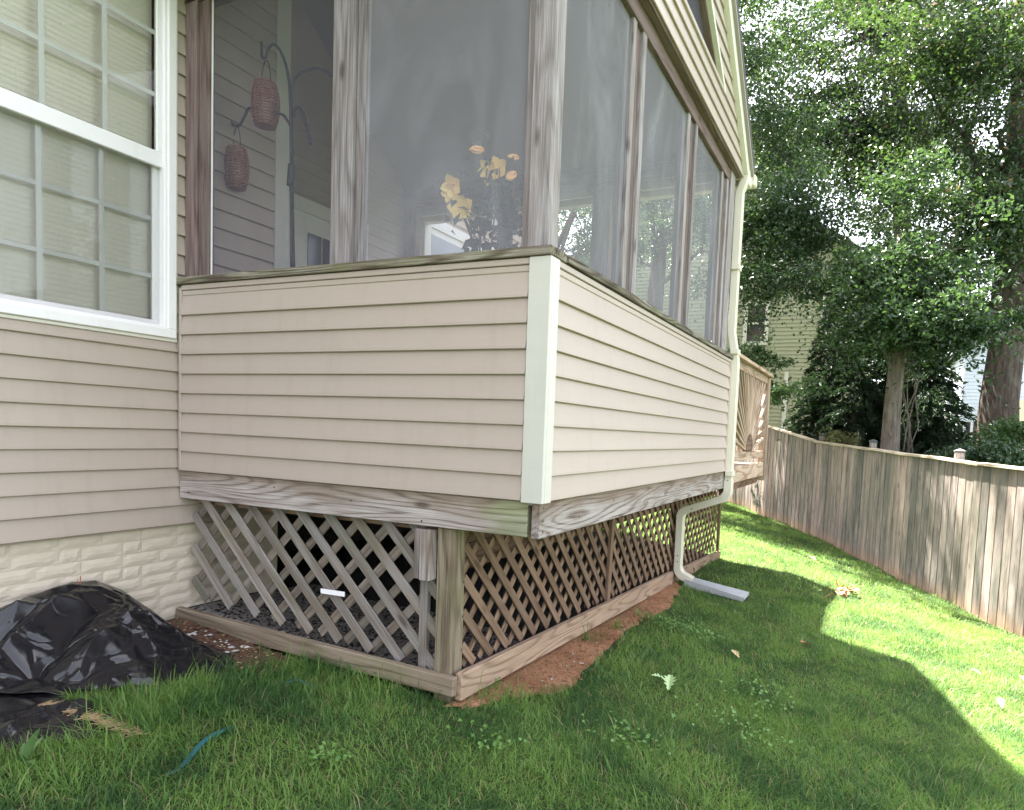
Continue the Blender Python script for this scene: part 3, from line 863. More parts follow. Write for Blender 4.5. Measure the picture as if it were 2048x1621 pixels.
# long side
lattice((0.0, -1.905, 0), (1, 0, 0), (0, -1, 0), 0.15, 4.30, -0.165, lambda s: -0.90-0.0345*np.clip(s, 0, 7), 0.170, 0.050, M['w_latb'], 0.273-0.741, 0.35+0.741)
lattice((0.0, -1.895, 0), (1, 0, 0), (0, -1, 0), 4.40, 6.24, -0.165, lambda s: -0.93-0.0345*np.clip(s, 0, 7), 0.170, 0.050, M['w_latb'], 0.25, 0.35)
# dark back of crawl space
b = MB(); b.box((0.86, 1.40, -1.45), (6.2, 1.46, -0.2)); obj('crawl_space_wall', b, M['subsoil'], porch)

# window posts of the porch
ZS, ZH = 1.133, 2.70
def post(name, x0, x1, y0, y1, mat, z0=ZS, z1=ZH+0.16):
    cx_, cy_ = (x0+x1)/2, (y0+y1)/2
    return plank(name, (cx_, cy_, z0), (cx_, cy_, z1), round(x1-x0, 3), round(y1-y0, 3), mat, porch, (1, 0, 0), ch=0.004)
# short side
post('post', 0.03, 0.12, -0.065, 0.032, M['w_purple'])
post('screen_stop', 0.045, 0.085, -0.150, -0.066, M['w_purple'])
b = MB(); b.box((0.06, -0.158, ZS), (0.068, -0.151, ZH)); obj('screen_spline', b, M['white'], porch)
post('post', 0.03, 0.12, -1.235, -1.092, M['w_mull'])
post('screen_stop', 0.052, 0.09, -1.293, -1.236, M['w_mull'])
post('screen_stop', 0.052, 0.09, -2.262, -2.222, M['w_mull'])
post('post', 0.03, 0.135, -W+0.025, -2.263, M['w_mull'])
# long side
for (xa, xb, w3) in ((1.075, 1.30, 0), (2.32, 2.575, 0), (3.50, 3.76, 1)):
    post('screen_stop', xa, xa+0.062, -W+0.052, -W+0.10, M['w_mull'])
    post('post', xa+0.063, xb-0.068, -W+0.066, -W+0.15, M['w_purple'])
    post('screen_stop', xb-0.067, xb, -W+0.045, -W+0.10, M['w_mull'])
post('post', 3.78, 3.98, -W+0.03, -W+0.12, M['w_mull'])
# header beams
plank('header_beam', (0.02, -W+0.085, 2.765), (L, -W+0.085, 2.765), 0.13, 0.09, M['w_purple'], porch, (0, 0, 1))
plank('header_soffit', (0.02, -W+0.012, 2.815), (L, -W+0.012, 2.815), 0.056, 0.02, M['w_purple'], porch, (0, 1, 0))
plank('header_beam', (0.075, -W+0.14, 2.765), (0.075, 0.05, 2.765), 0.13, 0.09, M['w_purple'], porch, (0, 0, 1))
# far side of the porch: posts, header
for (ya, yb) in ((-2.3, -2.2), (-1.13, -0.93), (0.05, 0.2), (1.30, 1.48)):
    post('post', L-0.13, L-0.03, ya, yb, M['w_purple'])
plank('header_beam', (L-0.08, -W+0.14, 3.01), (L-0.08, 1.48, 3.01), 0.30, 0.09, M['w_purple'], porch, (0, 0, 1))
# insect screens
def screen(pts, mat, wr=0.006, axis_=0):
    """subdivided sheet between four corners with slight slack"""
    p = [np.array(a, float) for a in pts]; n = 14; vs = []; fs = []
    r = np.random.default_rng(len(bpy.data.objects))
    ph = r.uniform(0, 6, 3)
    for i in range(n+1):
        for j in range(n+1):
            a, c = i/n, j/n
            q_ = p[0]*(1-a)*(1-c)+p[1]*a*(1-c)+p[2]*a*c+p[3]*(1-a)*c
            k = math.sin(math.pi*a)*math.sin(math.pi*c)
            q_[axis_] += wr*k*(math.sin(5*a+ph[0])+math.sin(9*c+4*a+ph[1]))
            vs.append(q_)
    for i in range(n):
        for j in range(n): fs.append((i*(n+1)+j, (i+1)*(n+1)+j, (i+1)*(n+1)+j+1, i*(n+1)+j+1))
    b = MB(); b.add(vs, fs)
    return obj('insect_screen', b, mat, porch, True)
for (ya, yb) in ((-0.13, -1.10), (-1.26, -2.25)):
    screen([(0.066, ya, ZS), (0.066, yb, ZS), (0.066, yb, 2.72), (0.066, ya, 2.72)], M['screen_a'] if ya > -0.5 else M['screen_flare'])
for (xa, xb) in ((0.13, 1.10), (1.27, 2.35), (2.54, 3.53)):
    screen([(xa, -W+0.075, ZS), (xb, -W+0.075, ZS), (xb, -W+0.075, 2.72), (xa, -W+0.075, 2.72)], M['screen_b'], axis_=1)
# gable end
PX, PZ, RX0, RX1, RS = 2.0, 4.62, -0.13, 4.13, 0.77
def rake(x): return PZ-RS*abs(x-PX)-0.12
k = 0; z0 = 2.818
tri0, tri1, trz = 0.98, 3.05, 3.165          # screened triangle: base ends, base height
def tri_x(z, right):
    h = (z-trz)/0.62
    return (tri1-h) if right else (tri0+h)
while z0 < 4.4:
    z1 = z0+E
    def ends(z):
        d = (PZ-0.12-z)/RS
        return max(-0.02, PX-d), min(L+0.01, PX+d)
    a0, b0 = ends(z0); a1, b1 = ends(z1)
    if b1 <= a1: break
    if z1 <= trz+0.02 or tri_x(z0, True) <= tri_x(z0, False):
        course(porch, (0, -W-0.012, 0), (1, 0, 0), (0, -1, 0), (a0, b0), (a1, b1), z0, min(E, 4.5-z0))
    else:
        zz0 = max(z0, trz)
        course(porch, (0, -W-0.012, 0), (1, 0, 0), (0, -1, 0), (a0, tri_x(zz0, False)), (a1, max(a1, tri_x(z1, False))), z0, E)
        course(porch, (0, -W-0.012, 0), (1, 0, 0), (0, -1, 0), (tri_x(zz0, True), b0), (min(b1, tri_x(z1, True)), b1), z0, E)
    z0 = z1
apex = (tri0+tri1)/2; apz = trz+0.62*(tri1-tri0)/2
b = MB(); b.add([(tri0, -W+0.05, trz), (tri1, -W+0.05, trz), (apex, -W+0.05, apz)], [(0, 1, 2)]); obj('gable_screen', b, M['screen_a'], porch)
plank('gable_window_trim', (tri0-0.02, -W-0.012, trz), (tri1+0.03, -W-0.012, trz), 0.035, 0.05, M['siding'], porch, (0, 0, 1))
plank('gable_window_trim', (tri1+0.02, -W-0.0135, trz+0.005), (apex, -W-0.0135, apz+0.01), 0.035, 0.05, M['cream'], porch, (0, 0, 1))
plank('gable_window_trim', (tri0-0.02, -W-0.0135, trz+0.005), (apex, -W-0.0135, apz+0.01), 0.035, 0.05, M['cream'], porch, (0, 0, 1))
plank('gable_window_jamb', (tri1+0.0, -W+0.03, trz), (apex, -W+0.03, apz), 0.05, 0.06, M['w_purple'], porch, (0, 0, 1))
# rake boards, roof slopes, gutter
for sx in (-1, 1):
    e0 = (PX+sx*2.16, -W-0.045, PZ-RS*2.16-0.10); e1 = (PX, -W-0.045, PZ-0.10)
    plank('rake_board', e0, e1, 0.15, 0.05, M['cream'], porch, (0, 0, 1))
    b = MB()
    nrm = np.array((sx*RS, 0, 1.0)); nrm /= np.linalg.norm(nrm)
    for (yy0, yy1, t0, t1) in ((-W-0.10, 1.5, -0.02, 0.05),):
        A_ = np.array((PX, yy0, PZ)); B_ = np.array((PX+sx*2.22, yy0, PZ-RS*2.22))
        C_ = np.array((PX+sx*2.22, yy1, PZ-RS*2.22)); D_ = np.array((PX, yy1, PZ))
        b.prism([A_+nrm*t0, B_+nrm*t0, C_+nrm*t0, D_+nrm*t0], nrm, t1-t0)
    obj('roof_slope', b, M['shingle'], porch)
    b = MB()
    b.prism([A_-nrm*0.03, B_-nrm*0.03, C_-nrm*0.03, D_-nrm*0.03], -nrm, 0.03)
    obj('ceiling_panel', b, M['drywall'], porch)
    xe = PX+sx*2.24
    b = MB(); b.box((xe-0.01 if sx > 0 else xe-0.10, -W-0.11, PZ-RS*2.22-0.11), (xe+0.10 if sx > 0 else xe+0.01, 1.45, PZ-RS*2.22-0.005), 0.01)
    obj('gutter', b, M['alum'], porch)
    b = MB(); b.box((min(xe, xe-sx*0.12), -W-0.075, PZ-RS*2.22-0.14), (max(xe, xe-sx*0.12), -W-0.03, PZ-RS*2.22+0.03), 0.004)
    obj('eave_return', b, M['cream'], porch)
plank('eave_board', (L+0.03, -W+0.0, 2.88), (L+0.03, 1.48, 2.88), 0.14, 0.03, M['cream'], porch, (0, 0, 1))

# nails in the band boards
b = MB()
for (xx, zz) in ((0.03, -0.03), (0.03, -0.09), (0.032, -0.14), (0.45, -0.11), (0.95, -0.06), (1.6, -0.12), (2.3, -0.07), (3.0, -0.13)):
    b.tube([(xx, -W-0.0075, zz), (xx, -W-0.004, zz)], 0.005, 6)
for (yy, zz) in ((-0.05, -0.13), (-0.75, -0.05), (-1.75, -0.145), (-1.3, -0.08)):
    b.tube([(-0.0035, yy, zz), (0.0, yy, zz)], 0.005, 6)
nl = obj('nail', b, M['nail'], porch); nl['kind'] = 'stuff'

# ================================================================== DOWNSPOUT
dsp = thing('downspout', 'cream metal downspout running from gutter down to the lawn', 'downspout', (4.13, -2.1, -1.1))
XD = 4.10
def arc(c, r, a0, a1, n=8):
    return [(XD, c[0]+r*math.cos(a0+(a1-a0)*i/n), c[1]+r*math.sin(a0+(a1-a0)*i/n)) for i in range(n+1)]
b = MB()
b.sweep_rect([(XD, -2.44, 2.86), (XD, -2.41, 2.75), (XD, -2.388, 2.70), (XD, -2.388, 1.36), (XD, -2.40, 1.30), (XD, -2.436, 1.10), (XD, -2.440, 1.04), (XD, -2.440, -0.12)], (1, 0, 0), 0.046, 0.036)
obj('pipe', b, M['alum'], dsp)
r = 0.10
pth = [(XD, -2.44, -0.09)]+arc((-2.44+r, -0.19), r, math.pi, math.pi*1.5-0.35, 10)
p1 = pth[-1]
b = MB(); b.sweep_rect(pth, (1, 0, 0), 0.050, 0.040); obj('elbow', b, M['alum'], dsp)
b = MB()
for i in range(3, 10):
    q_ = np.array(pth[i]); d = np.array(pth[i])-np.array(pth[i-1]); d /= np.linalg.norm(d)
    b.sweep_rect([q_-d*0.004, q_+d*0.004], (1, 0, 0), 0.0525, 0.0425)
obj('elbow_rib', b, M['alum'], dsp)
p2 = (XD, -2.03, -0.42)
b = MB(); b.sweep_rect([p1, p2], (1, 0, 0), 0.047, 0.037); obj('pipe', b, M['alum'], dsp)
a_ = np.array(p2); dir0 = np.array(p2)-np.array(p1); dir0 /= np.linalg.norm(dir0)
pe = []
ang0 = math.atan2(dir0[2], dir0[1])
cen = a_[1:]+0.085*np.array((math.cos(ang0-math.pi/2), math.sin(ang0-math.pi/2)))
for i in range(11):
    t_ = ang0+math.pi/2+(-math.pi/2-ang0)*i/10
    pe.append((XD, cen[0]+0.085*math.cos(t_), cen[1]+0.085*math.sin(t_)))
b = MB(); b.sweep_rect(pe, (1, 0, 0), 0.050, 0.040); obj('elbow', b, M['alum'], dsp)
yb_ = pe[-1][1]
zb_ = gzf(4.1, -2.1)+0.20
b = MB(); b.sweep_rect([pe[-1], (XD, yb_, zb_)], (1, 0, 0), 0.047, 0.037); obj('pipe', b, M['alum'], dsp)
pf = [(XD, yb_-0.10+0.10*math.cos(t_), zb_+0.0+0.10*math.sin(t_)) for t_ in np.linspace(0, -1.25, 9)]
d = np.array(pf[-1])-np.array(pf[-2]); d /= np.linalg.norm(d)
pf.append(tuple(np.array(pf[-1])+d*0.09))
b = MB(); b.sweep_rect(pf, (1, 0, 0), 0.050, 0.040); obj('elbow', b, M['alum'], dsp)
for (yy, zz) in ((-2.393, 1.98), (-2.428, 1.17), (-2.445, -0.02)):
    b = MB(); b.box((XD-0.075, yy-0.043, zz-0.025), (XD+0.06, yy-0.037, zz+0.025), 0.002)
    b.box((XD-0.078, yy-0.042, zz-0.025), (XD-0.048, yy+0.03, zz+0.025), 0.002)
    obj('bracket', b, M['alum'], dsp)
for (yy, zz) in ((-2.393, 1.98), (-2.435, 1.17), (-2.44, -0.02), (-2.44, -0.09), (-2.10, -0.40), (yb_, zb_+0.06), (yb_, zb_+0.12)):
    b = MB(); b.tube([(XD-0.0535, yy, zz), (XD-0.046, yy, zz)], 0.006, 6); obj('screw', b, M['nail'], dsp)

# ================================================================== DECK beyond the porch
deck = thing('deck', 'timber deck with sunburst railing beyond the downspout', 'deck', (5.3, -0.6, -1.2))
plank('rim_board', (4.18, -W-0.01, -0.05), (6.40, -W-0.01, -0.05), 0.17, 0.04, M['w_deck'], deck, (0, 0, 1))
plank('rim_board', (4.18, -W+0.04, -0.18), (6.30, -W+0.04, -0.18), 0.09, 0.04, M['w_brown'], deck, (0, 0, 1))
b = MB(); b.box((4.05, -W+0.05, -0.03), (6.45, 1.46, 0.02)); obj('deck_floor', b, M['deckfloor'], deck)
plank('rail_post', (6.45, -W, -0.2), (6.45, -W, 1.12), 0.10, 0.10, M['w_deck'], deck, (1, 0, 0), ch=0.006)
plank('rail_post', (4.22, -W+0.02, -0.0), (4.22, -W+0.02, 1.10), 0.10, 0.09, M['w_deck'], deck, (1, 0, 0))
plank('rail_cap', (4.1, -W, 1.15), (6.52, -W, 1.15), 0.15, 0.036, M['w_deck'], deck, (0, 1, 0))
plank('rail_top', (4.27, -W-0.005, 1.085), (6.40, -W-0.005, 1.085), 0.09, 0.036, M['w_deck'], deck, (0, 0, 1))
plank('rail_bottom', (4.27, -W, 0.14), (6.40, -W, 0.14), 0.09, 0.036, M['w_deck'], deck, (0, 0, 1))
plank('rail_cap', (6.45, -W+0.08, 1.15), (6.45, 1.4, 1.15), 0.15, 0.036, M['w_deck'], deck, (1, 0, 0))
for yy in np.arange(-2.1, 1.4, 0.16):
    plank('picket', (6.45, yy, 0.1), (6.45, yy, 1.13), 0.036, 0.036, M['w_deck'], deck, (1, 0, 0))
hx_, hz_ = 5.33, 0.185
b = MB()
pts = [(hx_+0.20*math.cos(t_), -W-0.025, hz_+0.20*math.sin(t_)) for t_ in np.linspace(0, math.pi, 13)]
b.prism(pts, (0, 1, 0), 0.045); obj('sunburst_hub', b, M['w_brown'], deck)
for i in range(25):
    a = math.pi*(0.045+0.91*i/24)
    cx_, sx_ = math.cos(a), math.sin(a)
    tmax = min((1.045-hz_)/max(sx_, 1e-3), (6.40-hx_)/cx_ if cx_ > 1e-3 else 1e9, (4.27-hx_)/cx_ if cx_ < -1e-3 else 1e9)
    plank('picket', (hx_+cx_*0.19, -W, hz_+sx_*0.19), (hx_+cx_*tmax, -W, hz_+sx_*tmax), 0.036, 0.034, M['w_deck'], deck, (0, 1, 0))

# ================================================================== WOOD FENCE
fence = thing('wood_fence', 'weathered privacy fence of vertical boards stained green at the lawn edge', 'fence', (8.0, -4.2, -1.6))
fpts = [(3.2, -6.75), (5.95, -5.31), (8.37, -4.017), (10.95, -2.70), (12.33, -1.756), (15.5, 0.6), (18, 2.6)]
HF = 1.80
def ftop(x):
    xs = [3.2, 5.95, 6.78, 7.64, 8.37, 9.36, 10.95, 12.33, 15.5, 18]
    zs = [0.10, 0.127, 0.153, 0.196, 0.225, 0.277, 0.352, 0.60, 0.95, 1.1]
    return float(np.interp(x, xs, zs))
fm = []
for v_ in range(6):
    b = MB(); b.cbox((0, 0, 0), np.eye(3), (0.98, 0.0660+0.001*(v_ % 3), 0.009), 0.003); fm.append(b.mesh('fence_board'))
rf = random.Random(9)
for (A_, B_) in zip(fpts[:-1], fpts[1:]):
    A_, B_ = np.array(A_), np.array(B_); d2 = B_-A_; Ls = np.linalg.norm(d2); d2 = d2/Ls
    nb = int(Ls/0.142)
    nn = np.array((-d2[1], d2[0]))        # towards the house
    for i in range(nb):
        p_ = A_+d2*(i+0.5)*Ls/nb
        if p_[0] > 16.8: break
        tz = ftop(p_[0])-0.03
        bz = gzf(p_[0], p_[1])-0.03
        h_ = tz-bz
        off = rf.uniform(-0.004, 0.004)
        lean = rf.uniform(-0.004, 0.004)
        c_ = np.array((p_[0]+nn[0]*off, p_[1]+nn[1]*off, (tz+bz)/2))
        X_ = np.array((d2[0]*lean, d2[1]*lean, 1.0)); X_ /= np.linalg.norm(X_)
        Y_ = np.array((d2[0], d2[1], 0.0)); Y_ = Y_-X_*(X_@Y_); Y_ /= np.linalg.norm(Y_); Z_ = np.cross(X_, Y_)
        sx_ = h_/1.96
        mw = Matrix(((X_[0]*sx_, Y_[0], Z_[0], c_[0]), (X_[1]*sx_, Y_[1], Z_[1], c_[1]), (X_[2]*sx_, Y_[2], Z_[2], c_[2]), (0, 0, 0, 1)))
        link('fence_board', rf.choice(fm), M['w_fence'], fence, mw)
    # cap and rails
    ns = max(1, int(Ls/0.7))
    for i in range(ns):
        a_ = A_+d2*Ls*i/ns; c_ = A_+d2*Ls*(i+1)/ns
        if a_[0] > 16: break
        sag = rf.uniform(-0.006, 0.006)
        plank('fence_cap', (a_[0], a_[1], ftop(a_[0])-0.012+sag), (c_[0], c_[1], ftop(c_[0])-0.012+rf.uniform(-0.006, 0.006)), 0.105, 0.034, M['w_cap'], fence, (nn[0], nn[1], 0), ext=0.004)
    for zz in (0.35, 1.35):
        plank('fence_rail', (A_[0]-nn[0]*0.04, A_[1]-nn[1]*0.04, gzf(*A_)+zz), (B_[0]-nn[0]*0.04, B_[1]-nn[1]*0.04, gzf(*B_)+zz), 0.08, 0.036, M['w_fence'], fence, (0, 0, 1))
for (xx, yy) in ((5.35, -5.72), (7.30, -4.70), (9.22, -3.68), (11.0, -2.80), (12.9, -1.45)):
    tz = ftop(xx)+0.085
    plank('fence_post', (xx, yy, gzf(xx, yy)-0.2), (xx, yy, tz), 0.11, 0.11, M['w_grey'], fence, (1, 0, 0), ch=0.005)
    b = MB(); b.box((xx-0.065, yy-0.065, tz), (xx+0.065, yy+0.065, tz+0.03), 0.008)
    b.add([(xx-0.06, yy-0.06, tz+0.028), (xx+0.06, yy-0.06, tz+0.028), (xx+0.06, yy+0.06, tz+0.028), (xx-0.06, yy+0.06, tz+0.028), (xx, yy, tz+0.055)], [(0, 1, 4), (1, 2, 4), (2, 3, 4), (3, 0, 4)])
    obj('post_cap', b, M['postcap'], fence)

# ================================================================== neighbouring houses
def hit(u, v, ax, val):
    """where the camera sees pixel (u, v) of the photograph on an axis-aligned plane"""
    d_ = rt*((u-1024-CX)/CAM_F)+up*((810.5+CY-v)/CAM_F)+fw
    return CPOS+d_*((val-CPOS[ax])/d_[ax])
yh = thing('neighbour_house', 'pale yellow sided neighbour house behind the dark conifers', 'house', (24, 1, 0.2))
XY = 20.0
b = MB()
y0_, y1_ = -3.3, 7.5
ze, zp = 5.6, 9.4
prof = [(y1_, 0.2), (y1_, ze), ((y0_+y1_)/2, zp), (y0_, ze), (y0_, 0.2)]
b.prism([(XY+0.03, a_, c_) for a_, c_ in prof], (1, 0, 0), 8.0)
obj('wall', b, M['ysiding'], yh)
b = MB()
z0 = 0.25; e_ = 0.122
while z0 < 9.2:
    d_ = 0 if z0 < ze else (z0+e_-ze)/(zp-ze)*(y1_-y0_)/2
    ya, yb2 = y0_+d_, y1_-d_
    if yb2 > ya: b.add([(XY+0.028, ya, z0), (XY+0.028, yb2, z0), (XY, yb2, z0), (XY, ya, z0), (XY+0.024, ya, z0+e_), (XY+0.024, yb2, z0+e_)], [(0, 1, 2, 3), (3, 2, 5, 4)])
    z0 += e_
sd_ = obj('siding', b, M['ysiding'], yh); sd_['kind'] = 'stuff'
b = MB()
for sg in (-1, 1):
    ym = (y0_+y1_)/2; ye = y0_-0.3 if sg < 0 else y1_+0.3
    b.prism([(XY-0.35, ym, zp+0.05), (XY-0.35, ye, ze-0.12), (XY-0.35, ye, ze+0.05), (XY-0.35, ym, zp+0.25)], (1, 0, 0), 8.8)
obj('roof', b, M['shingle'], yh)
for (u0, v0, u1, v1) in ((1497, 612, 1528, 683), (1653, 585, 1690, 660)):
    P0 = hit(u0, v0, 0, XY); P1 = hit(u1, v1, 0, XY)
    ya, yb2 = min(P0[1], P1[1]), max(P0[1], P1[1]); za, zb2 = min(P0[2], P1[2]), max(P0[2], P1[2])
    b = MB(); w_ = 0.12
    b.box((XY-0.05, ya-w_, za-w_), (XY+0.02, ya, zb2+w_)); b.box((XY-0.05, yb2, za-w_), (XY+0.02, yb2+w_, zb2+w_))
    b.box((XY-0.05, ya, za-w_), (XY+0.02, yb2, za)); b.box((XY-0.05, ya, zb2), (XY+0.02, yb2, zb2+w_)); b.box((XY-0.035, ya, (za+zb2)/2-0.03), (XY+0.02, yb2, (za+zb2)/2+0.03))
    w2 = obj('window', b, M['cream'], yh); WM[w2.name] = Matrix.Identity(4)
    b = MB(); b.box((XY-0.012, ya, za), (XY+0.01, yb2, zb2)); obj('pane', b, M['dkglass'], w2)
P0 = hit(1570, 800, 0, XY)
b = MB(); b.box((XY-0.03, P0[1]-0.06, 0.3), (XY+0.01, P0[1]+0.06, hit(1570, 745, 0, XY)[2])); obj('corner_trim', b, M['cream'], yh)

wh = thing('neighbour_house', 'bright white sided house far behind the big trunk', 'house', (36, -12, 0.3))
XW = 31.0
Pl = hit(1925, 780, 0, XW); Pr = hit(2110, 780, 0, XW)
ya, yb2 = Pr[1]-6, Pl[1]
pk = hit(1995, 690, 0, XW)
b = MB(); b.prism([(XW+0.03, yb2, 0.3), (XW+0.03, yb2, 4.6), (XW+0.03, (ya+yb2)/2, 7.5), (XW+0.03, ya, 4.6), (XW+0.03, ya, 0.3)], (1, 0, 0), 7)
obj('wall', b, M['bsiding'], wh)
b = MB(); z0 = 0.3
while z0 < 4.6:
    b.add([(XW+0.028, ya, z0), (XW+0.028, yb2, z0), (XW, yb2, z0), (XW, ya, z0), (XW+0.024, ya, z0+.15), (XW+0.024, yb2, z0+.15)], [(0, 1, 2, 3), (3, 2, 5, 4)]); z0 += .15
o_ = obj('siding', b, M['bsiding'], wh); o_['kind'] = 'stuff'
b = MB()
ym = (ya+yb2)/2
for ye in (ya-0.3, yb2+0.3):
    b.prism([(XW-0.4, ym, 7.55), (XW-0.4, ye, 4.45), (XW-0.4, ye, 4.65), (XW-0.4, ym, 7.75)], (1, 0, 0), 8)
obj('roof', b, M['shingle'], wh)
Pg = hit(2032, 805, 0, XW-2)
b = MB(); b.box((XW-2, Pg[1]-5, 0.3), (XW, Pg[1], Pg[2]+0.1)); obj('garage', b, M['beige'], wh)

# picket fence in the neighbour's yard
pf_ = thing('picket_fence', 'dark spaced picket fence behind the trees', 'fence', (16.5, -6, 0.1))
XP = 16.5
ya = hit(2075, 850, 0, XP)[1]; yb2 = hit(1585, 850, 0, XP)[1]
yy = ya
zt = hit(1900, 842, 0, XP)[2]
while yy < yb2:
    g_ = gzf(XP, yy)
    plank('picket', (XP, yy, g_), (XP, yy, zt+0.02*math.sin(yy*9)), 0.095, 0.018, M['w_dark'], pf_, (0, 1, 0))
    yy += 0.155
for zz in (0.3, 0.85):
    plank('fence_rail', (XP+0.03, ya, zt-zz), (XP+0.03, yb2, zt-zz), 0.08, 0.03, M['w_dark'], pf_, (0, 0, 1))

# ================================================================== foliage
def leaf_cloud(name, cen, nrm_bias, size, aspect, mat, parent, seed, dirs=None, fold=0.25):
    """many small leaf faces: cen (N,3) positions"""
    r = np.random.default_rng(seed)
    n = len(cen)
    nm = r.normal(size=(n, 3))+np.array(nrm_bias); nm /= np.linalg.norm(nm, axis=1)[:, None]
    t = r.normal(size=(n, 3)) if dirs is None else dirs+r.normal(size=(n, 3))*0.35
    t -= nm*(t*nm).sum(1)[:, None]; t /= np.linalg.norm(t, axis=1)[:, None]+1e-9
    s_ = np.cross(nm, t)
    ln = size*r.uniform(0.6, 1.25, n)[:, None]; wd = ln*aspect*r.uniform(0.8, 1.2, n)[:, None]
    base = cen-t*ln*0.5; tip = cen+t*ln*0.5-nm*ln*fold*0.6
    l_ = cen-t*ln*0.08+s_*wd*0.5+nm*ln*fold*0.3; r_ = cen-t*ln*0.08-s_*wd*0.5+nm*ln*fold*0.3
    v = np.stack([base, l_, tip, r_], 1).reshape(-1, 3)
    me = bpy.data.meshes.new(name)
    me.vertices.add(4*n); me.vertices.foreach_set('co', v.astype(np.float32).ravel())
    idx = np.arange(4*n).reshape(n, 4)
    tri = np.stack([idx[:, [0, 1, 2]], idx[:, [0, 2, 3]]], 1).reshape(-1)
    me.loops.add(len(tri)); me.loops.foreach_set('vertex_index', tri.astype(np.int32))
    me.polygons.add(2*n); me.polygons.foreach_set('loop_start', np.arange(0, 6*n, 3, dtype=np.int32))
    at = me.attributes.new('rnd', 'FLOAT', 'POINT')
    at.data.foreach_set('value', np.repeat(r.random(n), 4).astype(np.float32))
    me.update(calc_edges=True); me.validate()
    return link(name, me, mat, parent)

def blob_points(blobs, n_cl, per, crad, seed, bough=9):
    """leaf clusters grouped into flat boughs spread through ellipsoids (cx,cy,cz,rx,ry,rz,weight)"""
    r = np.random.default_rng(seed)
    w = np.array([b_[6] for b_ in blobs], float); w /= w.sum()
    out = []
    for i in r.choice(len(blobs), max(1, n_cl//bough), p=w):
        b_ = blobs[i]
        d_ = r.normal(size=3); d_ /= np.linalg.norm(d_)
        bc = np.array(b_[:3])+d_*r.random()**(1/2.4)*np.array(b_[3:6])
        az = r.random()*math.pi*2
        ax_ = np.array((math.cos(az), math.sin(az), r.uniform(-0.35, 0.15)))
        for j in range(bough):
            k = int(per*r.uniform(0.5, 1.5))
            c_ = bc+ax_*r.uniform(-1.5, 1.5)*crad*1.5+r.normal(size=3)*np.array((0.8, 0.8, 0.45))*crad
            tl_ = r.normal(size=2)*0.35
            q_ = r.normal(size=(k, 3))*np.array((1, 1, 0.36))*crad*r.uniform(0.45, 0.85)
            q_[:, 2] += q_[:, 0]*tl_[0]+q_[:, 1]*tl_[1]-0.25*(q_[:, 0]**2+q_[:, 1]**2)/crad
            out.append(c_+q_)
    return np.concatenate(out)

def at_px(u, v, dist):
    """a point at forward distance dist along the photograph's pixel (u, v)"""
    return CPOS+(rt*((u-1024-CX)/CAM_F)+up*((810.5+CY-v)/CAM_F)+fw)*dist

def px_blob(u, v, dist, ru, rv, rd, w):
    c_ = at_px(u, v, dist)
    return (c_[0], c_[1], c_[2], (ru/CAM_F*dist+rd)/2, (ru/CAM_F*dist+rd)/2, rv/CAM_F*dist, w)

def tree(label, base, path, radii, blobs, n_cl, per, crad, leaf, mat, bark, seed, limbs=8, group=None, aspect=0.55, name='tree', ntube=12):
    t_ = thing(name, label, 'tree', tuple(base), group)
    b = MB(); b.tube(path, radii, ntube, caps=True)
    tm = b.mesh('trunk', True)
    link('trunk', tm, bark, t_)
    b = MB(); r = np.random.default_rng(seed+1)
    P = np.array(path, float)
    for i in range(limbs):
        bl = blobs[i % len(blobs)]
        k = r.uniform(0.45, 0.98); fi = k*(len(P)-1); i0 = int(fi); i1 = min(i0+1, len(P)-1)
        s_ = P[i0]+(P[i1]-P[i0])*(fi-i0)
        e = np.array(bl[:3])+r.normal(size=3)*np.array(bl[3:6])*0.45
        r0 = radii[min(i0, len(radii)-1)]*r.uniform(0.25, 0.4)
        mid = (s_+e)/2+np.array((0, 0, 0.12*np.linalg.norm(e-s_)))+r.normal(size=3)*0.15
        q1 = s_*0.56+mid*0.44+r.normal(size=3)*0.05
        b.tube([s_, q1, mid, (mid+e)/2+r.normal(size=3)*0.12, e], [r0, r0*0.8, r0*0.6, r0*0.4, r0*0.15], 7, caps=False)
        for j in range(3):
            e2 = mid+(e-mid)*r.uniform(0, 0.7)
            e3 = e2+r.normal(size=3)*np.array(bl[3:6])*0.4
            b.tube([e2, (e2+e3)/2+r.normal(size=3)*0.08, e3], [r0*0.3, r0*0.2, r0*0.06], 5, caps=False)
    obj('branches', b, bark, t_, True)
    leaf_cloud('crown', blob_points(blobs, n_cl, per, crad, seed), (0, 0, 0.9), leaf, aspect, mat, t_, seed+2)
    return t_

def trunk_path(u0, v0, u1, v1, dist, n=6, wob=0.06, seed=0, mid=None):
    r = np.random.default_rng(seed)
    a_, c_ = at_px(u0, v0, dist), at_px(u1, v1, dist)
    out = []
    for i in range(n):
        t_ = i/(n-1); q_ = a_*(1-t_)+c_*t_
        if 0 < i < n-1: q_ = q_+np.append(r.normal(size=2)*wob, 0)
        out.append(q_)
    g_ = gzf(out[0][0], out[0][1])
    if g_ < out[0][2]: out.insert(0, np.array((out[0][0], out[0][1], g_-0.1)))
    return out

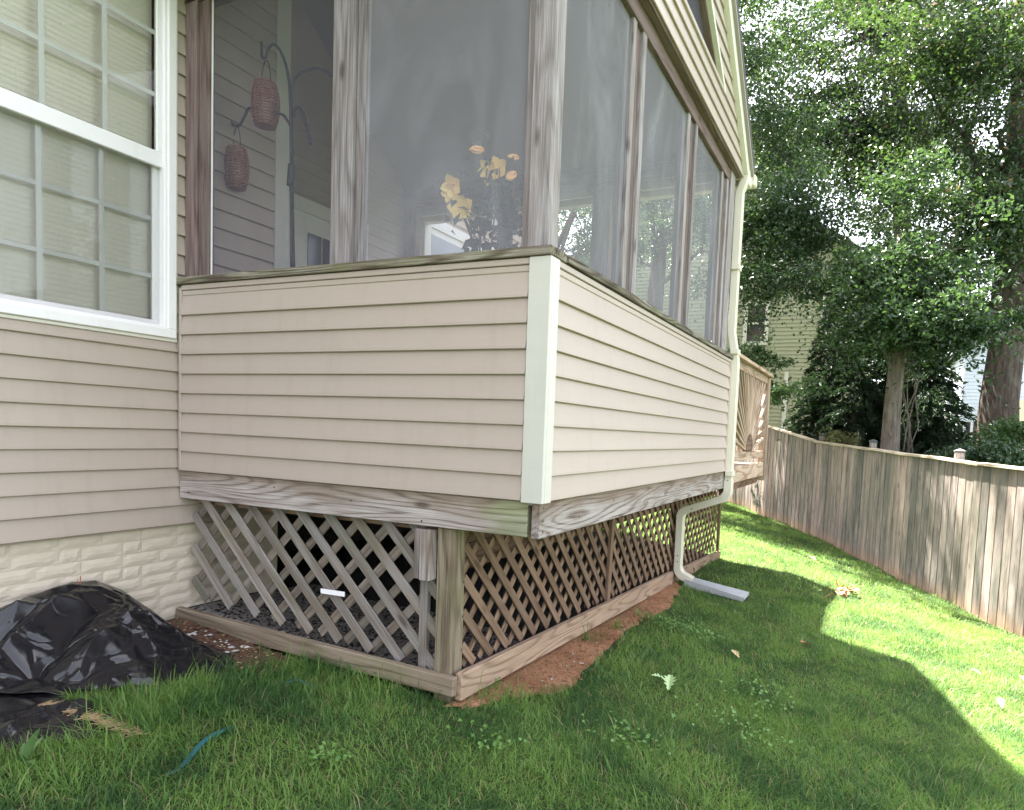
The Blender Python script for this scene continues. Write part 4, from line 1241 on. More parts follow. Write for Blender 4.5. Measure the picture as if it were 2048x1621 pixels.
# big trunk at the right
p_ = trunk_path(1992, 905, 2034, 395, 12.5, 6, 0.02, 1)
p_ += [at_px(2040, 250, 12.6), at_px(2052, 60, 12.8), at_px(2040, -200, 13)]
bl = [px_blob(1980, 330, 12.6, 120, 110, 1.6, 1.3), px_blob(2070, 60, 12.6, 190, 150, 2.0, 2), px_blob(1900, 130, 12.2, 120, 110, 1.5, 1.3),
      px_blob(2100, 420, 11.9, 110, 110, 1.4, 0.9), px_blob(1960, 500, 12.2, 70, 40, 0.8, 0.22), px_blob(1930, 400, 12.0, 70, 60, 0.9, 0.5), px_blob(2150, -150, 13, 260, 160, 2, 1.5), px_blob(1905, -80, 13, 180, 110, 2, 1.2),
      px_blob(2010, 600, 12.0, 70, 36, 0.6, 0.16)]
tree('tall tree with the thick dark trunk nearest the right edge', p_[0], p_, [0.42, 0.36, 0.315, 0.29, 0.27, 0.255, 0.24, 0.2, 0.16, 0.1][:len(p_)], bl, 420, 150, 0.40, 0.092, M['leaf_a'], M['bark'], 21, 14)
# slender pale trunk with low bright foliage
p_ = trunk_path(1779, 905, 1797, 560, 11.5, 5, 0.015, 2)
p_ += [at_px(1798, 470, 11.7)]
bl = [px_blob(1770, 590, 11.2, 120, 90, 1.3, 1.3), px_blob(1850, 510, 11.3, 120, 80, 1.2, 1.0), px_blob(1715, 520, 11.0, 50, 45, 0.8, 0.3), px_blob(1790, 660, 11.0, 90, 50, 0.9, 0.6),
      px_blob(1800, 430, 11.6, 130, 60, 1.2, 0.7), px_blob(1880, 650, 11.4, 70, 60, 0.9, 0.4)]
tree('slender tree with a pale mottled trunk just behind the fence', p_[0], p_, [0.18, 0.15, 0.135, 0.125, 0.11, 0.08, 0.03, 0.02][:len(p_)], bl, 240, 150, 0.32, 0.085, M['leaf_b'], M['bark2'], 31, 10)
# tree behind with the dark upper trunk against the sky gap
p_ = trunk_path(1815, 880, 1800, 330, 17.5, 5, 0.06, 3)
p_ += [at_px(1800, 170, 17.6), at_px(1790, 20, 17.8), at_px(1800, -150, 18)]
bl = [px_blob(1800, 60, 17.5, 110, 60, 1.6, 1.0), px_blob(1700, 30, 17.2, 120, 70, 1.6, 1.1), px_blob(1640, 190, 16.8, 130, 85, 1.6, 1.5), px_blob(1750, 300, 17.2, 90, 70, 1.4, 0.9),
      px_blob(1570, 280, 16.5, 110, 90, 1.6, 1.4), px_blob(1880, 260, 17.5, 80, 60, 1.4, 0.7), px_blob(1560, 90, 16.8, 110, 80, 1.6, 1.1), px_blob(1730, -120, 17.5, 260, 100, 2, 1.6), px_blob(1760, 380, 17.2, 60, 50, 1, 0.5), px_blob(1730, 250, 17.4, 60, 60, 1.0, 0.9)]
tree('tall tree whose dark upper trunk stands against the bright sky gap', p_[0], p_, [0.26, 0.24, 0.23, 0.22, 0.21, 0.2, 0.17, 0.13, 0.08][:len(p_)], bl, 400, 150, 0.46, 0.112, M['leaf_a'], M['bark'], 41, 16)
# tree behind the porch end: dark hanging foliage over the yellow house
p_ = [np.array((14.6, 2.0, -1.2)), np.array((14.5, 1.9, 1.0)), np.array((14.4, 1.7, 3.5)), np.array((14.2, 1.5, 6)), np.array((14.2, 1.2, 8.5))]
bl = [px_blob(1540, 430, 13.5, 90, 80, 1.3, 1.3), px_blob(1500, 330, 13.8, 70, 60, 1.3, 0.9), px_blob(1590, 380, 13.2, 70, 55, 1.0, 0.6), px_blob(1545, 535, 13.2, 85, 40, 0.8, 0.32),
      px_blob(1470, 200, 14, 100, 110, 1.6, 1.4), px_blob(1490, 40, 14.2, 90, 110, 1.6, 1.4), px_blob(1430, -120, 14.5, 200, 120, 2, 1.3), px_blob(1400, 350, 14.5, 120, 150, 2.0, 1.4), px_blob(1380, 560, 15.5, 130, 90, 1.6, 1.1), px_blob(1290, 430, 17, 110, 120, 1.8, 1.2), px_blob(1200, 480, 19, 90, 110, 1.8, 1.0), px_blob(1130, 470, 21, 80, 90, 2.0, 1.0), px_blob(1575, 460, 13.2, 50, 40, 0.8, 0.35)]
tree('shady tree hanging dark foliage over the yellow house beside the downspout', p_[0], p_, [0.3, 0.26, 0.22, 0.16, 0.08], bl, 540, 130, 0.38, 0.085, M['leaf_b'], M['bark'], 51, 14)
# low branchy tree below, over the deck post
p_ = [np.array((13.4, 0.6, -1.3)), np.array((13.3, 0.4, 0)), np.array((13.2, 0.1, 1.2)), np.array((13.0, -0.3, 2.2))]
bl = [px_blob(1525, 748, 12.6, 60, 24, 0.6, 0.8), px_blob(1575, 768, 12.4, 45, 22, 0.5, 0.5), px_blob(1480, 720, 12.8, 50, 30, 0.7, 0.6)]
tree('low leafy sapling above the deck rail post', p_[0], p_, [0.06, 0.05, 0.04, 0.02], bl, 70, 60, 0.20, 0.085, M['leaf_d'], M['bark'], 61, 6, name='sapling')
# yard tree out of frame whose crown throws the dappled shade on the fence
p_ = [np.array((14.8, 5.2, -1.2)), np.array((14.7, 5.1, 2)), np.array((14.5, 4.9, 6)), np.array((14.2, 4.6, 9))]

bl = [(14.5, 4.9, 7.5, 2.0, 2.0, 1.8, 1.0), (15.0, 5.4, 4.2, 2.2, 1.8, 1.8, 1.0), (9.0, -1.35, 8.6, 0.35, 0.5, 0.35, 0.06), (8.2, -1.9, 8.4, 0.25, 0.3, 0.3, 0.045), (10.2, -0.7, 8.7, 0.35, 0.35, 0.35, 0.05), (12.6, 2.2, 8.6, 0.9, 1.0, 0.6, 0.25)]
tree('side yard tree seen dimly through the long porch screens', p_[0], p_, [0.24, 0.2, 0.15, 0.07], bl, 520, 24, 0.33, 0.15, M['leaf_b'], M['bark'], 171, 12)
p_ = [np.array((17.0, 8.5, -1.2)), np.array((16.9, 8.3, 2)), np.array((16.7, 8.0, 5)), np.array((16.5, 7.8, 9))]
bl = [(16.5, 8, 4.2, 3.2, 3.2, 2.6, 1.0), (16.5, 7.5, 8, 3.0, 3.0, 2.2, 1.0), (17.5, 5.0, 3.0, 2.0, 2.0, 2.2, 0.7), (18.0, 11.5, 3.5, 2.5, 2.5, 2.5, 0.8)]
tree('broad tree far beyond the porch end seen through the screens', p_[0], p_, [0.3, 0.26, 0.2, 0.1], bl, 620, 24, 0.45, 0.20, M['leaf_a'], M['bark'], 181, 12)

# far wood behind everything
fw_bl = []
for (u_, v_, ru, rv, w_) in ((1760, 640, 120, 90, 0.8), (1870, 620, 110, 110, 0.8), (1560, 300, 90, 60, 0.25), (2010, 330, 90, 60, 0.3)):
    fw_bl.append(px_blob(u_, v_, 38, ru, rv, 3, w_))
bk = leaf_cloud('far_wood', blob_points(fw_bl, 420, 22, 0.8, 77), (0, 0, 0.6), 0.42, 0.6, M['leaf_a'], None, 78)
bk['kind'] = 'stuff'; bk['label'] = 'far wood seen through the gaps between the nearer trees'

# conifers: layered drooping branches
def conifer(label, base, h, rad, nl, seed, leaf=0.16, name='conifer', group=None, dens=1.0, lean=(0, 0), z_first=0.05, droop=0.28):
    base = np.array(base, float); r = np.random.default_rng(seed)
    t_ = thing(name, label, 'tree', tuple(base), group)
    b = MB(); top = base+np.array((lean[0], lean[1], h))
    b.tube([base-np.array((0, 0, 0.1)), (base+top)/2, top], [0.05+0.02*h, 0.03+0.008*h, 0.01], 8)
    obj('trunk', b, M['bark'], t_, True)
    C_, D_ = [], []
    for i in range(nl):
        k = z_first+(1-z_first)*(i+r.random())/nl
        ln = rad*(1-k)**0.75*r.uniform(0.7, 1.15)+0.06
        a = r.random()*2*math.pi
        o_ = base+(top-base)*k
        m = max(8, int(ln*120*dens))
        s_ = r.random(m)**0.8
        dv = np.array((math.cos(a), math.sin(a), 0))
        sd2 = np.array((-dv[1], dv[0], 0))
        p2 = o_+dv*(s_*ln)[:, None]+sd2*((r.random(m)-0.5)*ln*0.55*(1-s_*0.7))[:, None]
        p2[:, 2] += 0.10*ln*np.sin(s_*3)-droop*ln*s_**2+r.normal(size=m)*0.03
        C_.append(p2); D_.append(np.tile(dv*0.9+np.array((0, 0, -0.35)), (m, 1)))
    leaf_cloud('crown', np.concatenate(C_), (0, 0, 1.2), leaf*0.8, 0.17, M['leaf_c'], t_, seed+1, np.concatenate(D_))
    return t_
def cpos(u, dist):
    p2 = at_px(u, 870, dist); return np.array((p2[0], p2[1], gzf(p2[0], p2[1])))
conifer('broad dark spruce with drooping boughs between the two trunks', cpos(1850, 13.6), 3.6, 1.55, 190, 91, 0.20, 'spruce', 'dark spruces behind the fence')
conifer('dark spruce in front of the yellow house wall', cpos(1705, 14.2), 4.1, 1.25, 170, 92, 0.18, 'spruce', 'dark spruces behind the fence')
conifer('tall dark spruce standing against the yellow house upper wall', cpos(1660, 15.2), 5.9, 1.25, 190, 93, 0.20, 'spruce', 'dark spruces behind the fence')
conifer('dense dark spruce directly behind the pale slender trunk', cpos(1765, 14.6), 3.9, 1.5, 180, 96, 0.20, 'spruce', 'dark spruces behind the fence')
conifer('small pointed arborvitae nearest the deck post', cpos(1572, 15.5), 1.75, 0.42, 100, 94, 0.10, 'arborvitae', 'arborvitae by the yellow house', 1.6, droop=-0.3)
conifer('taller arborvitae right of the small pointed one', cpos(1623, 15.5), 2.9, 0.52, 140, 95, 0.10, 'arborvitae', 'arborvitae by the yellow house', 1.6, droop=-0.3)
conifer('low round arborvitae half hidden by the deck post', cpos(1545, 15.2), 1.1, 0.5, 80, 97, 0.10, 'arborvitae', 'arborvitae by the yellow house', 1.5, droop=-0.3)

def shrub(name, label, cat, blobs, n_cl, per, crad, leaf, mat, seed, base, stems=8, group=None, aspect=0.5):
    t_ = thing(name, label, cat, tuple(base), group)
    b = MB(); r = np.random.default_rng(seed)
    for i in range(stems):
        bl_ = blobs[i % len(blobs)]; e = np.array(bl_[:3])+r.normal(size=3)*np.array(bl_[3:6])*0.5
        s_ = np.array(base)+np.append(r.normal(size=2)*0.05, -0.03)
        b.tube([s_, (s_+e)/2+np.append(r.normal(size=2)*0.06, 0.05), e], [0.012, 0.009, 0.003], 5)
    obj('stems', b, M['bark2'], t_, True)
    leaf_cloud('foliage', blob_points(blobs, n_cl, per, crad, seed+1), (0, 0, 0.9), leaf, aspect, mat, t_, seed+2)
    return t_
c_ = at_px(1681, 872, 12.6)
shrub('shrub', 'small olive shrub peeking over the fence', 'shrub', [(c_[0], c_[1], c_[2], 0.30, 0.30, 0.14, 1)], 60, 16, 0.08, 0.06, M['leaf_e'], 101, (c_[0], c_[1], gzf(c_[0], c_[1])))
for i_, (u_, v_, d_, ru, rv, lb) in enumerate(((1925, 915, 10.6, 45, 22, 'ground hugging ivy clump behind the fence left of the thick trunk'), (2010, 918, 10.2, 60, 25, 'ivy clump around the foot of the thick trunk'), (2045, 870, 11.0, 30, 30, 'light green shrub beside the thick trunk at the picture edge'))):
    bl = [px_blob(u_, v_, d_, ru, rv, 0.5, 1)]
    g_ = (bl[0][0], bl[0][1], gzf(bl[0][0], bl[0][1]))
    shrub('shrub', lb, 'shrub', bl, 90, 22, 0.14, 0.085, M['leaf_d'] if i_ == 2 else M['leaf_b'], 110+i_*3, g_)
# thin bare vines by the pale trunk
vn = thing('vine', 'thin bare vine stems beside the pale trunk', 'plant', tuple(at_px(1812, 900, 11.7)))
for i_ in range(6):
    r = np.random.default_rng(200+i_)
    a_ = at_px(1803+i_*5, 925, 11.7+0.03*i_); c_ = at_px(1800+r.uniform(-5, 45), 700, 11.6)
    b = MB(); b.tube([a_, a_*0.65+c_*0.35+r.normal(size=3)*0.06, a_*0.3+c_*0.7+r.normal(size=3)*0.1, c_], [0.014, 0.011, 0.01, 0.005], 6)
    obj('stem', b, M['bark2'], vn, True)

# ================================================================== yard details
# clay strip along the long skirt board
def on_ground(u, v, lift=0.0):
    d_ = rt*((u-1024-CX)/CAM_F)+up*((810.5+CY-v)/CAM_F)+fw
    t_ = np.linspace(0.5, 30, 6000)
    P = CPOS+d_*t_[:, None]
    k = np.argmax(P[:, 2] <= gz(P[:, 0], P[:, 1]))
    return np.array((P[k, 0], P[k, 1], gzf(P[k, 0], P[k, 1])+lift))
def inside(poly, x, y):
    n = len(poly); c_ = np.zeros(len(x), bool); j = n-1
    for i in range(n):
        xi, yi = poly[i]; xj, yj = poly[j]
        cond = ((yi > y) != (yj > y)) & (x < (xj-xi)*(y-yi)/(yj-yi+1e-12)+xi)
        c_ ^= cond; j = i
    return c_
def sheet(name, outer, mat, lift, kind='structure', n=40, m=10, label=None, rough=0.02, seed=0):
    """ground sheet between two polylines (lists of xy)"""
    r = np.random.default_rng(seed)
    def samp(pl, k):
        pl = np.array(pl, float); s_ = np.append(0, np.cumsum(np.linalg.norm(np.diff(pl, axis=0), axis=1))); s_ /= s_[-1]
        return np.stack([np.interp(k, s_, pl[:, 0]), np.interp(k, s_, pl[:, 1])], 1)
    k = np.linspace(0, 1, n); A_ = samp(outer[0], k); B_ = samp(outer[1], k)
    B_ = B_+r.normal(size=B_.shape)*rough
    t_ = np.linspace(0, 1, m)[None, :, None]
    P = A_[:, None]*(1-t_)+B_[:, None]*t_
    Zs = gz2(P[..., 0], P[..., 1])+lift
    Zs[:, -1] -= lift*1.5
    return link(name, grid_mesh(name, P[..., 0], P[..., 1], Zs), mat, kind=kind, label=label)
clay_in = [(-0.05, -1.93), (1, -1.93), (2, -1.93), (3.3, -1.93), (4.0, -1.90)]
clay_out = [tuple(on_ground(*q_)[:2]) for q_ in ((925, 1420), (960, 1412), (1050, 1385), (1110, 1380), (1160, 1362), (1190, 1325), (1225, 1295), (1285, 1245), (1335, 1222), (1355, 1192), (1365, 1172))]
sheet('clay_strip', (clay_in, clay_out), M['clay'], 0.014, label='bare red clay strip along the skirt board')
CLAY = np.array(clay_in[::-1]+[q_ for q_ in clay_out])
# soil under the porch and gravel
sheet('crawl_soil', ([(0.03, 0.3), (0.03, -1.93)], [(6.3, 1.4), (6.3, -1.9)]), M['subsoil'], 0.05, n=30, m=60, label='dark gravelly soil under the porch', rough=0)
def pebbles(name, n, region, size, mat, lab, lift=0.0, seed=0, flat=0.6, elong=1.0):
    r = np.random.default_rng(seed)
    b = MB()
    for i in range(n):
        p2 = region(r)
        s_ = size*r.uniform(0.5, 1.4)
        z_ = float(gz2(p2[0], p2[1]))+lift
        a = r.random()*6.28; e_ = elong*r.uniform(0.8, 1.3)
        vs = []
        for (x_, y_, q_) in ((1, 0, 0), (0.3, 0.9, 0.1), (-0.9, 0.4, 0), (-0.6, -0.8, 0.1), (0.5, -0.8, 0), (0, 0, 0.8), (0, 0, -0.5)):
            x2 = x_*e_*r.uniform(0.8, 1.1); y2 = y_*r.uniform(0.8, 1.1)
            vs.append((p2[0]+s_*(x2*math.cos(a)-y2*math.sin(a)), p2[1]+s_*(x2*math.sin(a)+y2*math.cos(a)), z_+s_*flat*q_+s_*0.2))
        b.add(vs, [(0, 1, 5), (1, 2, 5), (2, 3, 5), (3, 4, 5), (4, 0, 5), (1, 0, 6), (2, 1, 6), (3, 2, 6), (4, 3, 6), (0, 4, 6)])
    return obj(name, b, mat, None, kind='stuff', label=lab)
pebbles('gravel', 6500, lambda r: (r.uniform(0.06, 1.1), r.uniform(-1.85, 0.05)), 0.013, M['graypebble'], 'grey gravel behind the lattice', 0.05, 1)
pebbles('gravel', 60, lambda r: (0.06+abs(r.normal())*0.05, r.normal()*0.10-0.72), 0.018, M['pebble'], 'pale stones at the lattice foot', 0.055, 2)
def clay_pt(r):
    while True:
        p2 = CLAY[r.integers(len(CLAY))]*(1-0.5)+CLAY[r.integers(len(CLAY))]*0.5+r.normal(size=2)*0.08
        if inside(CLAY, np.array([p2[0]]), np.array([p2[1]]))[0] and p2[1] < -1.99: return p2
pebbles('clay_clods', 900, clay_pt, 0.008, M['clay'], 'loose clods on the bare clay strip', 0.014, 21, 0.7)
pebbles('clay_stones', 16, clay_pt, 0.008, M['pebble'], 'small stones on the bare clay strip', 0.014, 22, 0.6)
pebbles('clay_chips', 60, clay_pt, 0.008, M['bark_chip'], 'bits of bark and leaf on the clay strip', 0.016, 23, 0.3, 1.8)
# mulch bed between sheet and skirt board
mul_in = [(0.0, 0.03), (0.0, -0.5), (0.0, -1.05)]
mul_out = [(-0.62, 0.03), (-0.55, -0.45), (-0.25, -1.0)]
sheet('mulch_bed', (mul_in, mul_out), M['mulch'], 0.015, n=30, m=14, label='brown mulch strip beside the skirt board')
MULCH = np.array(mul_in[::-1]+mul_out)
def mreg(r):
    k, t_ = r.random(), r.random()
    return (0.0*(1-t_)+(-0.60+0.33*k)*t_, 0.02-k*1.02)
pebbles('bark_chips', 1500, mreg, 0.013, M['bark_chip'], 'loose bark chips in the mulch strip', 0.012, 3, 0.35, 1.7)
pebbles('bark_chips', 300, mreg, 0.0065, M['paleleaf'], 'pale wood chips in the mulch strip', 0.014, 4, 0.4, 1.8)
pebbles('bed_stones', 24, lambda r: (-0.05-abs(r.normal())*0.12, -0.42+r.normal()*0.16), 0.014, M['pebble'], 'white pebbles scattered on the mulch', 0.018, 5)

# black plastic sheet over a mound
def crumple(X_, Y_, n, seed, amp, wlo, whi, llo, lhi, box):
    """sum of sharp creases: each a ridge or valley that dies away along and across its line"""
    r = np.random.default_rng(seed); out = np.zeros_like(X_)
    for i in range(n):
        cx_, cy_ = r.uniform(box[0], box[1]), r.uniform(box[2], box[3])
        a = r.normal(0.15, 0.55) if r.random() < 0.65 else r.uniform(0, math.pi)
        dx_, dy_ = X_-cx_, Y_-cy_
        al = dx_*math.cos(a)+dy_*math.sin(a); ac = -dx_*math.sin(a)+dy_*math.cos(a)
        ln, wd = r.uniform(llo, lhi), r.uniform(wlo, whi)
        ac = ac+0.25*al*al/ln*r.normal()
        out += amp*r.normal()*(wd/whi)**0.7*np.exp(-np.abs(ac)/wd)*np.exp(-(al/ln)**2)
    return out
def resample(pl, k):
    pl = np.array(pl, float); q_ = np.linspace(0, 1, len(pl))
    return np.stack([np.interp(k, q_, pl[:, 0]), np.interp(k, q_, pl[:, 1])], 1)
TFOOT = np.array([on_ground(u_, v_)[:2] for u_, v_ in ((-330, 1452), (-150, 1428), (0, 1410), (110, 1404), (205, 1394), (300, 1380), (375, 1362), (435, 1348), (478, 1340), (514, 1328))])
def tarp_surface():
    n, m = 240, 150
    top = [(-2.6, -0.70), (-1.6, -0.69), (-0.955, -0.645), (-0.736, -0.605), (-0.62, -0.575), (-0.50, -0.583), (-0.36, -0.66), (-0.25, -0.76), (-0.16, -0.88), (-0.10, -0.935)]
    s_ = np.linspace(0, 1, n); t_ = np.linspace(0, 1, m)
    T_ = resample(top, s_); F_ = resample(TFOOT, s_)
    X_ = T_[:, :1]*(1-t_)+F_[:, :1]*t_
    Y_ = 0.02*(1-t_)+F_[:, 1:]*t_
    G = gz2(X_, Y_)
    h0 = T_[:, 1:]-G
    prof = (1-t_**1.5)[None, :]*(1-0.12*np.sin(t_*math.pi))[None, :]
    h = h0*prof
    env = (np.sin(np.clip(t_*0.97+0.02, 0, 1)*math.pi)[None, :]**0.45)*(0.45+0.55*np.clip(h0/0.25, 0, 1))
    bx = (-2.0, -0.1, -1.0, 0.0)
    c_ = crumple(X_, Y_, 46, 5, 0.060, 0.02, 0.075, 0.15, 0.5, bx)+crumple(X_, Y_, 130, 6, 0.022, 0.008, 0.03, 0.05, 0.22, bx)+crumple(X_, Y_, 420, 7, 0.013, 0.004, 0.012, 0.02, 0.09, bx)
    # long folds running out of the mound's crown
    for (x0, y0, x1, y1, a_, w_) in ((-0.55, -0.10, -1.7, -0.42, 0.05, 0.05), (-0.52, -0.2, -1.6, -0.66, -0.05, 0.05), (-0.50, -0.12, -0.62, -0.75, 0.045, 0.035), (-0.45, -0.1, -0.30, -0.7, 0.04, 0.03), (-0.60, -0.4, -1.6, -0.85, 0.035, 0.04), (-0.42, -0.1, -0.2, -0.4, -0.035, 0.03)):
        L_ = math.hypot(x1-x0, y1-y0); ux, uy = (x1-x0)/L_, (y1-y0)/L_
        al = (X_-x0)*ux+(Y_-y0)*uy; ac = -(X_-x0)*uy+(Y_-y0)*ux+0.02*np.sin(al*9)
        c_ += a_*np.exp(-np.abs(ac)/w_)*np.clip(al/0.12, 0, 1)*np.clip((L_-al)/0.25, 0, 1)
    h = h+c_*env
    Z_ = G+np.maximum(h, 0.008+0.25*np.abs(c_))
    Y2 = Y_+0.016*np.sin(X_*23+2*np.sin(X_*7))*t_[None, :]**2+0.012*np.sin(X_*57+1)*t_[None, :]**4
    return grid_mesh('plastic_sheet', X_, Y2, Z_)
tarp = link('plastic_sheet', tarp_surface(), M['tarp'])
tag(tarp, 'crumpled glossy black plastic sheet over a mound against the foundation', 'tarp')
md = tarp.modifiers.new('thick', 'SOLIDIFY'); md.thickness = 0.0015
# ragged corner piece of sheet lying on the lawn at lower left
fa = np.array([on_ground(u_, v_)[:2] for u_, v_ in ((-260, 1436), (-100, 1416), (0, 1404), (90, 1402), (160, 1420), (235, 1455))])
fb = np.array([on_ground(u_, v_)[:2] for u_, v_ in ((-260, 1560), (-100, 1530), (0, 1508), (90, 1494), (170, 1484), (240, 1474))])
k_ = np.linspace(0, 1, 90); A_ = resample(fa, k_); B_ = resample(fb, k_); t_ = np.linspace(0, 1, 40)
XX = A_[:, :1]*(1-t_)+B_[:, :1]*t_; YY = A_[:, 1:]*(1-t_)+B_[:, 1:]*t_
cc = crumple(XX, YY, 60, 15, 0.035, 0.01, 0.04, 0.05, 0.3, (-2.2, -0.8, -1.1, -0.7))+crumple(XX, YY, 90, 16, 0.012, 0.005, 0.015, 0.03, 0.1, (-2.2, -0.8, -1.1, -0.7))
ZZ = gz2(XX, YY)+0.012+np.abs(cc)
t2 = link('plastic_sheet', grid_mesh('plastic_sheet', XX, YY, ZZ), M['tarp'])
tag(t2, 'loose flap of black plastic on the grass at the lower left', 'tarp')
TARP = np.array([(-2.9, 0.05), (-0.10, 0.05)]+[tuple(q_) for q_ in TFOOT[::-1]])
FLAP = np.concatenate([fa, fb[::-1]])
# straw strip between sheet and flap
r = np.random.default_rng(8)
b = MB()
for i in range(190):
    k = r.random()
    p2 = on_ground(85+185*k+r.normal()*6, 1424+60*k**1.3+r.normal()*3.5, 0.035)
    a = -0.6+r.normal()*0.5; ln = r.uniform(0.03, 0.08)
    d_ = np.array((math.cos(a), math.sin(a), r.normal()*0.15))*ln
    b.tube([p2-d_/2, p2+d_/2], [0.0016, 0.0010], 4, caps=False)
so = obj('dry_straw', b, M['straw'], None, kind='stuff', label='strip of dry straw at the sheet edge')
# weed seedling on top of the sheet, broadleaf weed lower left
def leaf_blade(b, base, d_, upv, ln, wd, curl=0.3, n=5):
    base, d_, upv = np.array(base, float), np.array(d_, float), np.array(upv, float)
    d_ = d_/np.linalg.norm(d_); s_ = np.cross(d_, upv); s_ /= np.linalg.norm(s_); u_ = np.cross(s_, d_)
    vs, fs = [], []
    for i in range(n+1):
        k = i/n; w = wd*math.sin(math.pi*min(1, 0.08+k*0.92))**0.8
        c_ = base+d_*ln*k-u_*ln*curl*k*k
        vs += [c_+s_*w/2+u_*w*0.12, c_, c_-s_*w/2+u_*w*0.12]
    for i in range(n):
        fs += [(3*i, 3*i+1, 3*i+4, 3*i+3), (3*i+1, 3*i+2, 3*i+5, 3*i+4)]
    b.add(vs, fs)
wd_ = hit(160, 1172, 1, -0.02)
wt = thing('weed', 'tiny red stemmed weed sprouting at the mound top', 'plant', tuple(wd_))
b = MB(); b.tube([wd_-np.array((0, 0, 0.03)), wd_+np.array((0.003, 0, 0.05))], 0.003, 5); b.tube([wd_-np.array((0.012, 0, 0.03)), wd_+np.array((-0.01, 0, 0.035))], 0.0022, 5); obj('stem', b, M['wicker'], wt)
M['weed'] = simple('weed_leaf', (0.085, 0.16, 0.05, 1), 0.5, nscale=30, var=0.2)
b = MB(); leaf_blade(b, wd_+np.array((0, 0, -0.01)), (0.9, -0.2, 0.35), (0, 0, 1), 0.06, 0.02); leaf_blade(b, wd_+np.array((0, 0, 0.0)), (0.5, -0.5, 0.7), (0, 0, 1), 0.05, 0.016); obj('leaf', b, M['weed'], wt, True)
g0 = on_ground(52, 1530)
bw = thing('weed', 'broad leaved weed growing through the lawn at lower left', 'plant', tuple(g0))
for (dx_, dy_, dz_, ln, wd2) in ((0.25, 0.1, 1, 0.12, 0.045), (-0.6, -0.1, 0.75, 0.09, 0.035), (0.9, -0.4, 0.45, 0.09, 0.03), (-0.2, -0.9, 0.5, 0.09, 0.035), (0.3, 0.7, 0.8, 0.08, 0.028), (0.7, 0.4, 0.9, 0.10, 0.03)):
    b = MB(); leaf_blade(b, g0+np.array((0, 0, 0.01)), (dx_, dy_, dz_), (-rt[1]*0.2, 0.3, 1), ln, wd2, 0.25, 6); obj('leaf', b, M['weed'], bw, True)

# garden hose: two visible stretches
hs = thing('garden_hose', 'teal garden hose half buried in the near grass', 'hose', tuple(on_ground(330, 1545)))
def hose(pix, lift):
    P = [on_ground(u_, v_, l_) for (u_, v_), l_ in zip(pix, lift)]
    out = []
    for i in range(len(P)-1):
        for k in np.linspace(0, 1, 6, endpoint=False):
            a0 = P[max(i-1, 0)]; a1 = P[i]; a2 = P[i+1]; a3 = P[min(i+2, len(P)-1)]
            out.append(0.5*((2*a1)+(a2-a0)*k+(2*a0-5*a1+4*a2-a3)*k*k+(3*a1-a0-3*a2+a3)*k**3))
    out.append(P[-1])
    b = MB(); b.tube(out, 0.011, 10); return obj('hose_length', b, M['hose'], hs, True)
hose([(300, 1552), (335, 1548), (365, 1532), (400, 1504), (428, 1484), (465, 1460), (500, 1456)], [-0.03, -0.012, -0.002, 0.024, 0.026, 0.004, -0.02])
hose([(560, 1372), (585, 1366), (610, 1370), (635, 1378)], [-0.01, 0.008, 0.006, -0.01])

# splash block under the downspout
sb0 = on_ground(1372, 1174); sb1 = on_ground(1490, 1202)
sdir = sb1-sb0; sl_ = np.linalg.norm(sdir[:2]); sdir = sdir/np.linalg.norm(sdir)
ss_ = np.cross(sdir, (0, 0, 1)); ss_ /= np.linalg.norm(ss_); su = np.cross(ss_, sdir)
b = MB(); vs = []; fs = []
N = 12
for i in range(N+1):
    k = i/N
    hw = 0.085+0.055*k**1.5; hh = 0.075-0.035*k
    c_ = sb0+sdir*sl_*k*1.02+np.array((0, 0, 0.02))
    vs += [c_+ss_*(hw+0.012)+su*0.0, c_+ss_*(hw+0.010)+su*hh, c_+ss_*hw+su*hh, c_+ss_*(hw-0.02)+su*0.012, c_-ss_*(hw-0.02)+su*0.012, c_-ss_*hw+su*hh, c_-ss_*(hw+0.010)+su*hh, c_-ss_*(hw+0.012)]
for i in range(N):
    for j in range(7): fs.append((i*8+j, i*8+j+1, (i+1)*8+j+1, (i+1)*8+j))
fs.append((0, 1, 2, 3, 4, 5, 6, 7)); 
b.add(vs, fs)
spb = obj('splash_block', b, M['splash'], None); tag(spb, 'grey plastic splash block below the downspout outlet', 'splash block')
SPL = np.array([sb0[:2]+ss_[:2]*0.11-sdir[:2]*0.03, sb0[:2]-ss_[:2]*0.11-sdir[:2]*0.03, sb1[:2]-ss_[:2]*0.14, sb1[:2]+ss_[:2]*0.14])
# white strip caught in the lattice
w0 = hit(642, 1182, 0, 0.078); w1 = hit(689, 1189, 0, 0.078)
o_ = plank('plastic_strip', w0, w1, 0.026, 0.006, M['scrap'], None, (0, 0, 1)); tag(o_, 'white plastic strip caught in the short lattice panel', 'scrap')
# white scrap on the long sill
s0 = hit(1421, 688, 1, -W+0.02)
b = MB(); b.prism([s0+np.array((-0.10, 0, -0.055)), s0+np.array((0.06, 0, -0.075)), s0+np.array((0.05, 0, 0.035))], (0, 1, 0), 0.006)
o_ = obj('paper_scrap', b, M['scrap'], None); tag(o_, 'white triangular scrap standing on the long sill', 'scrap')

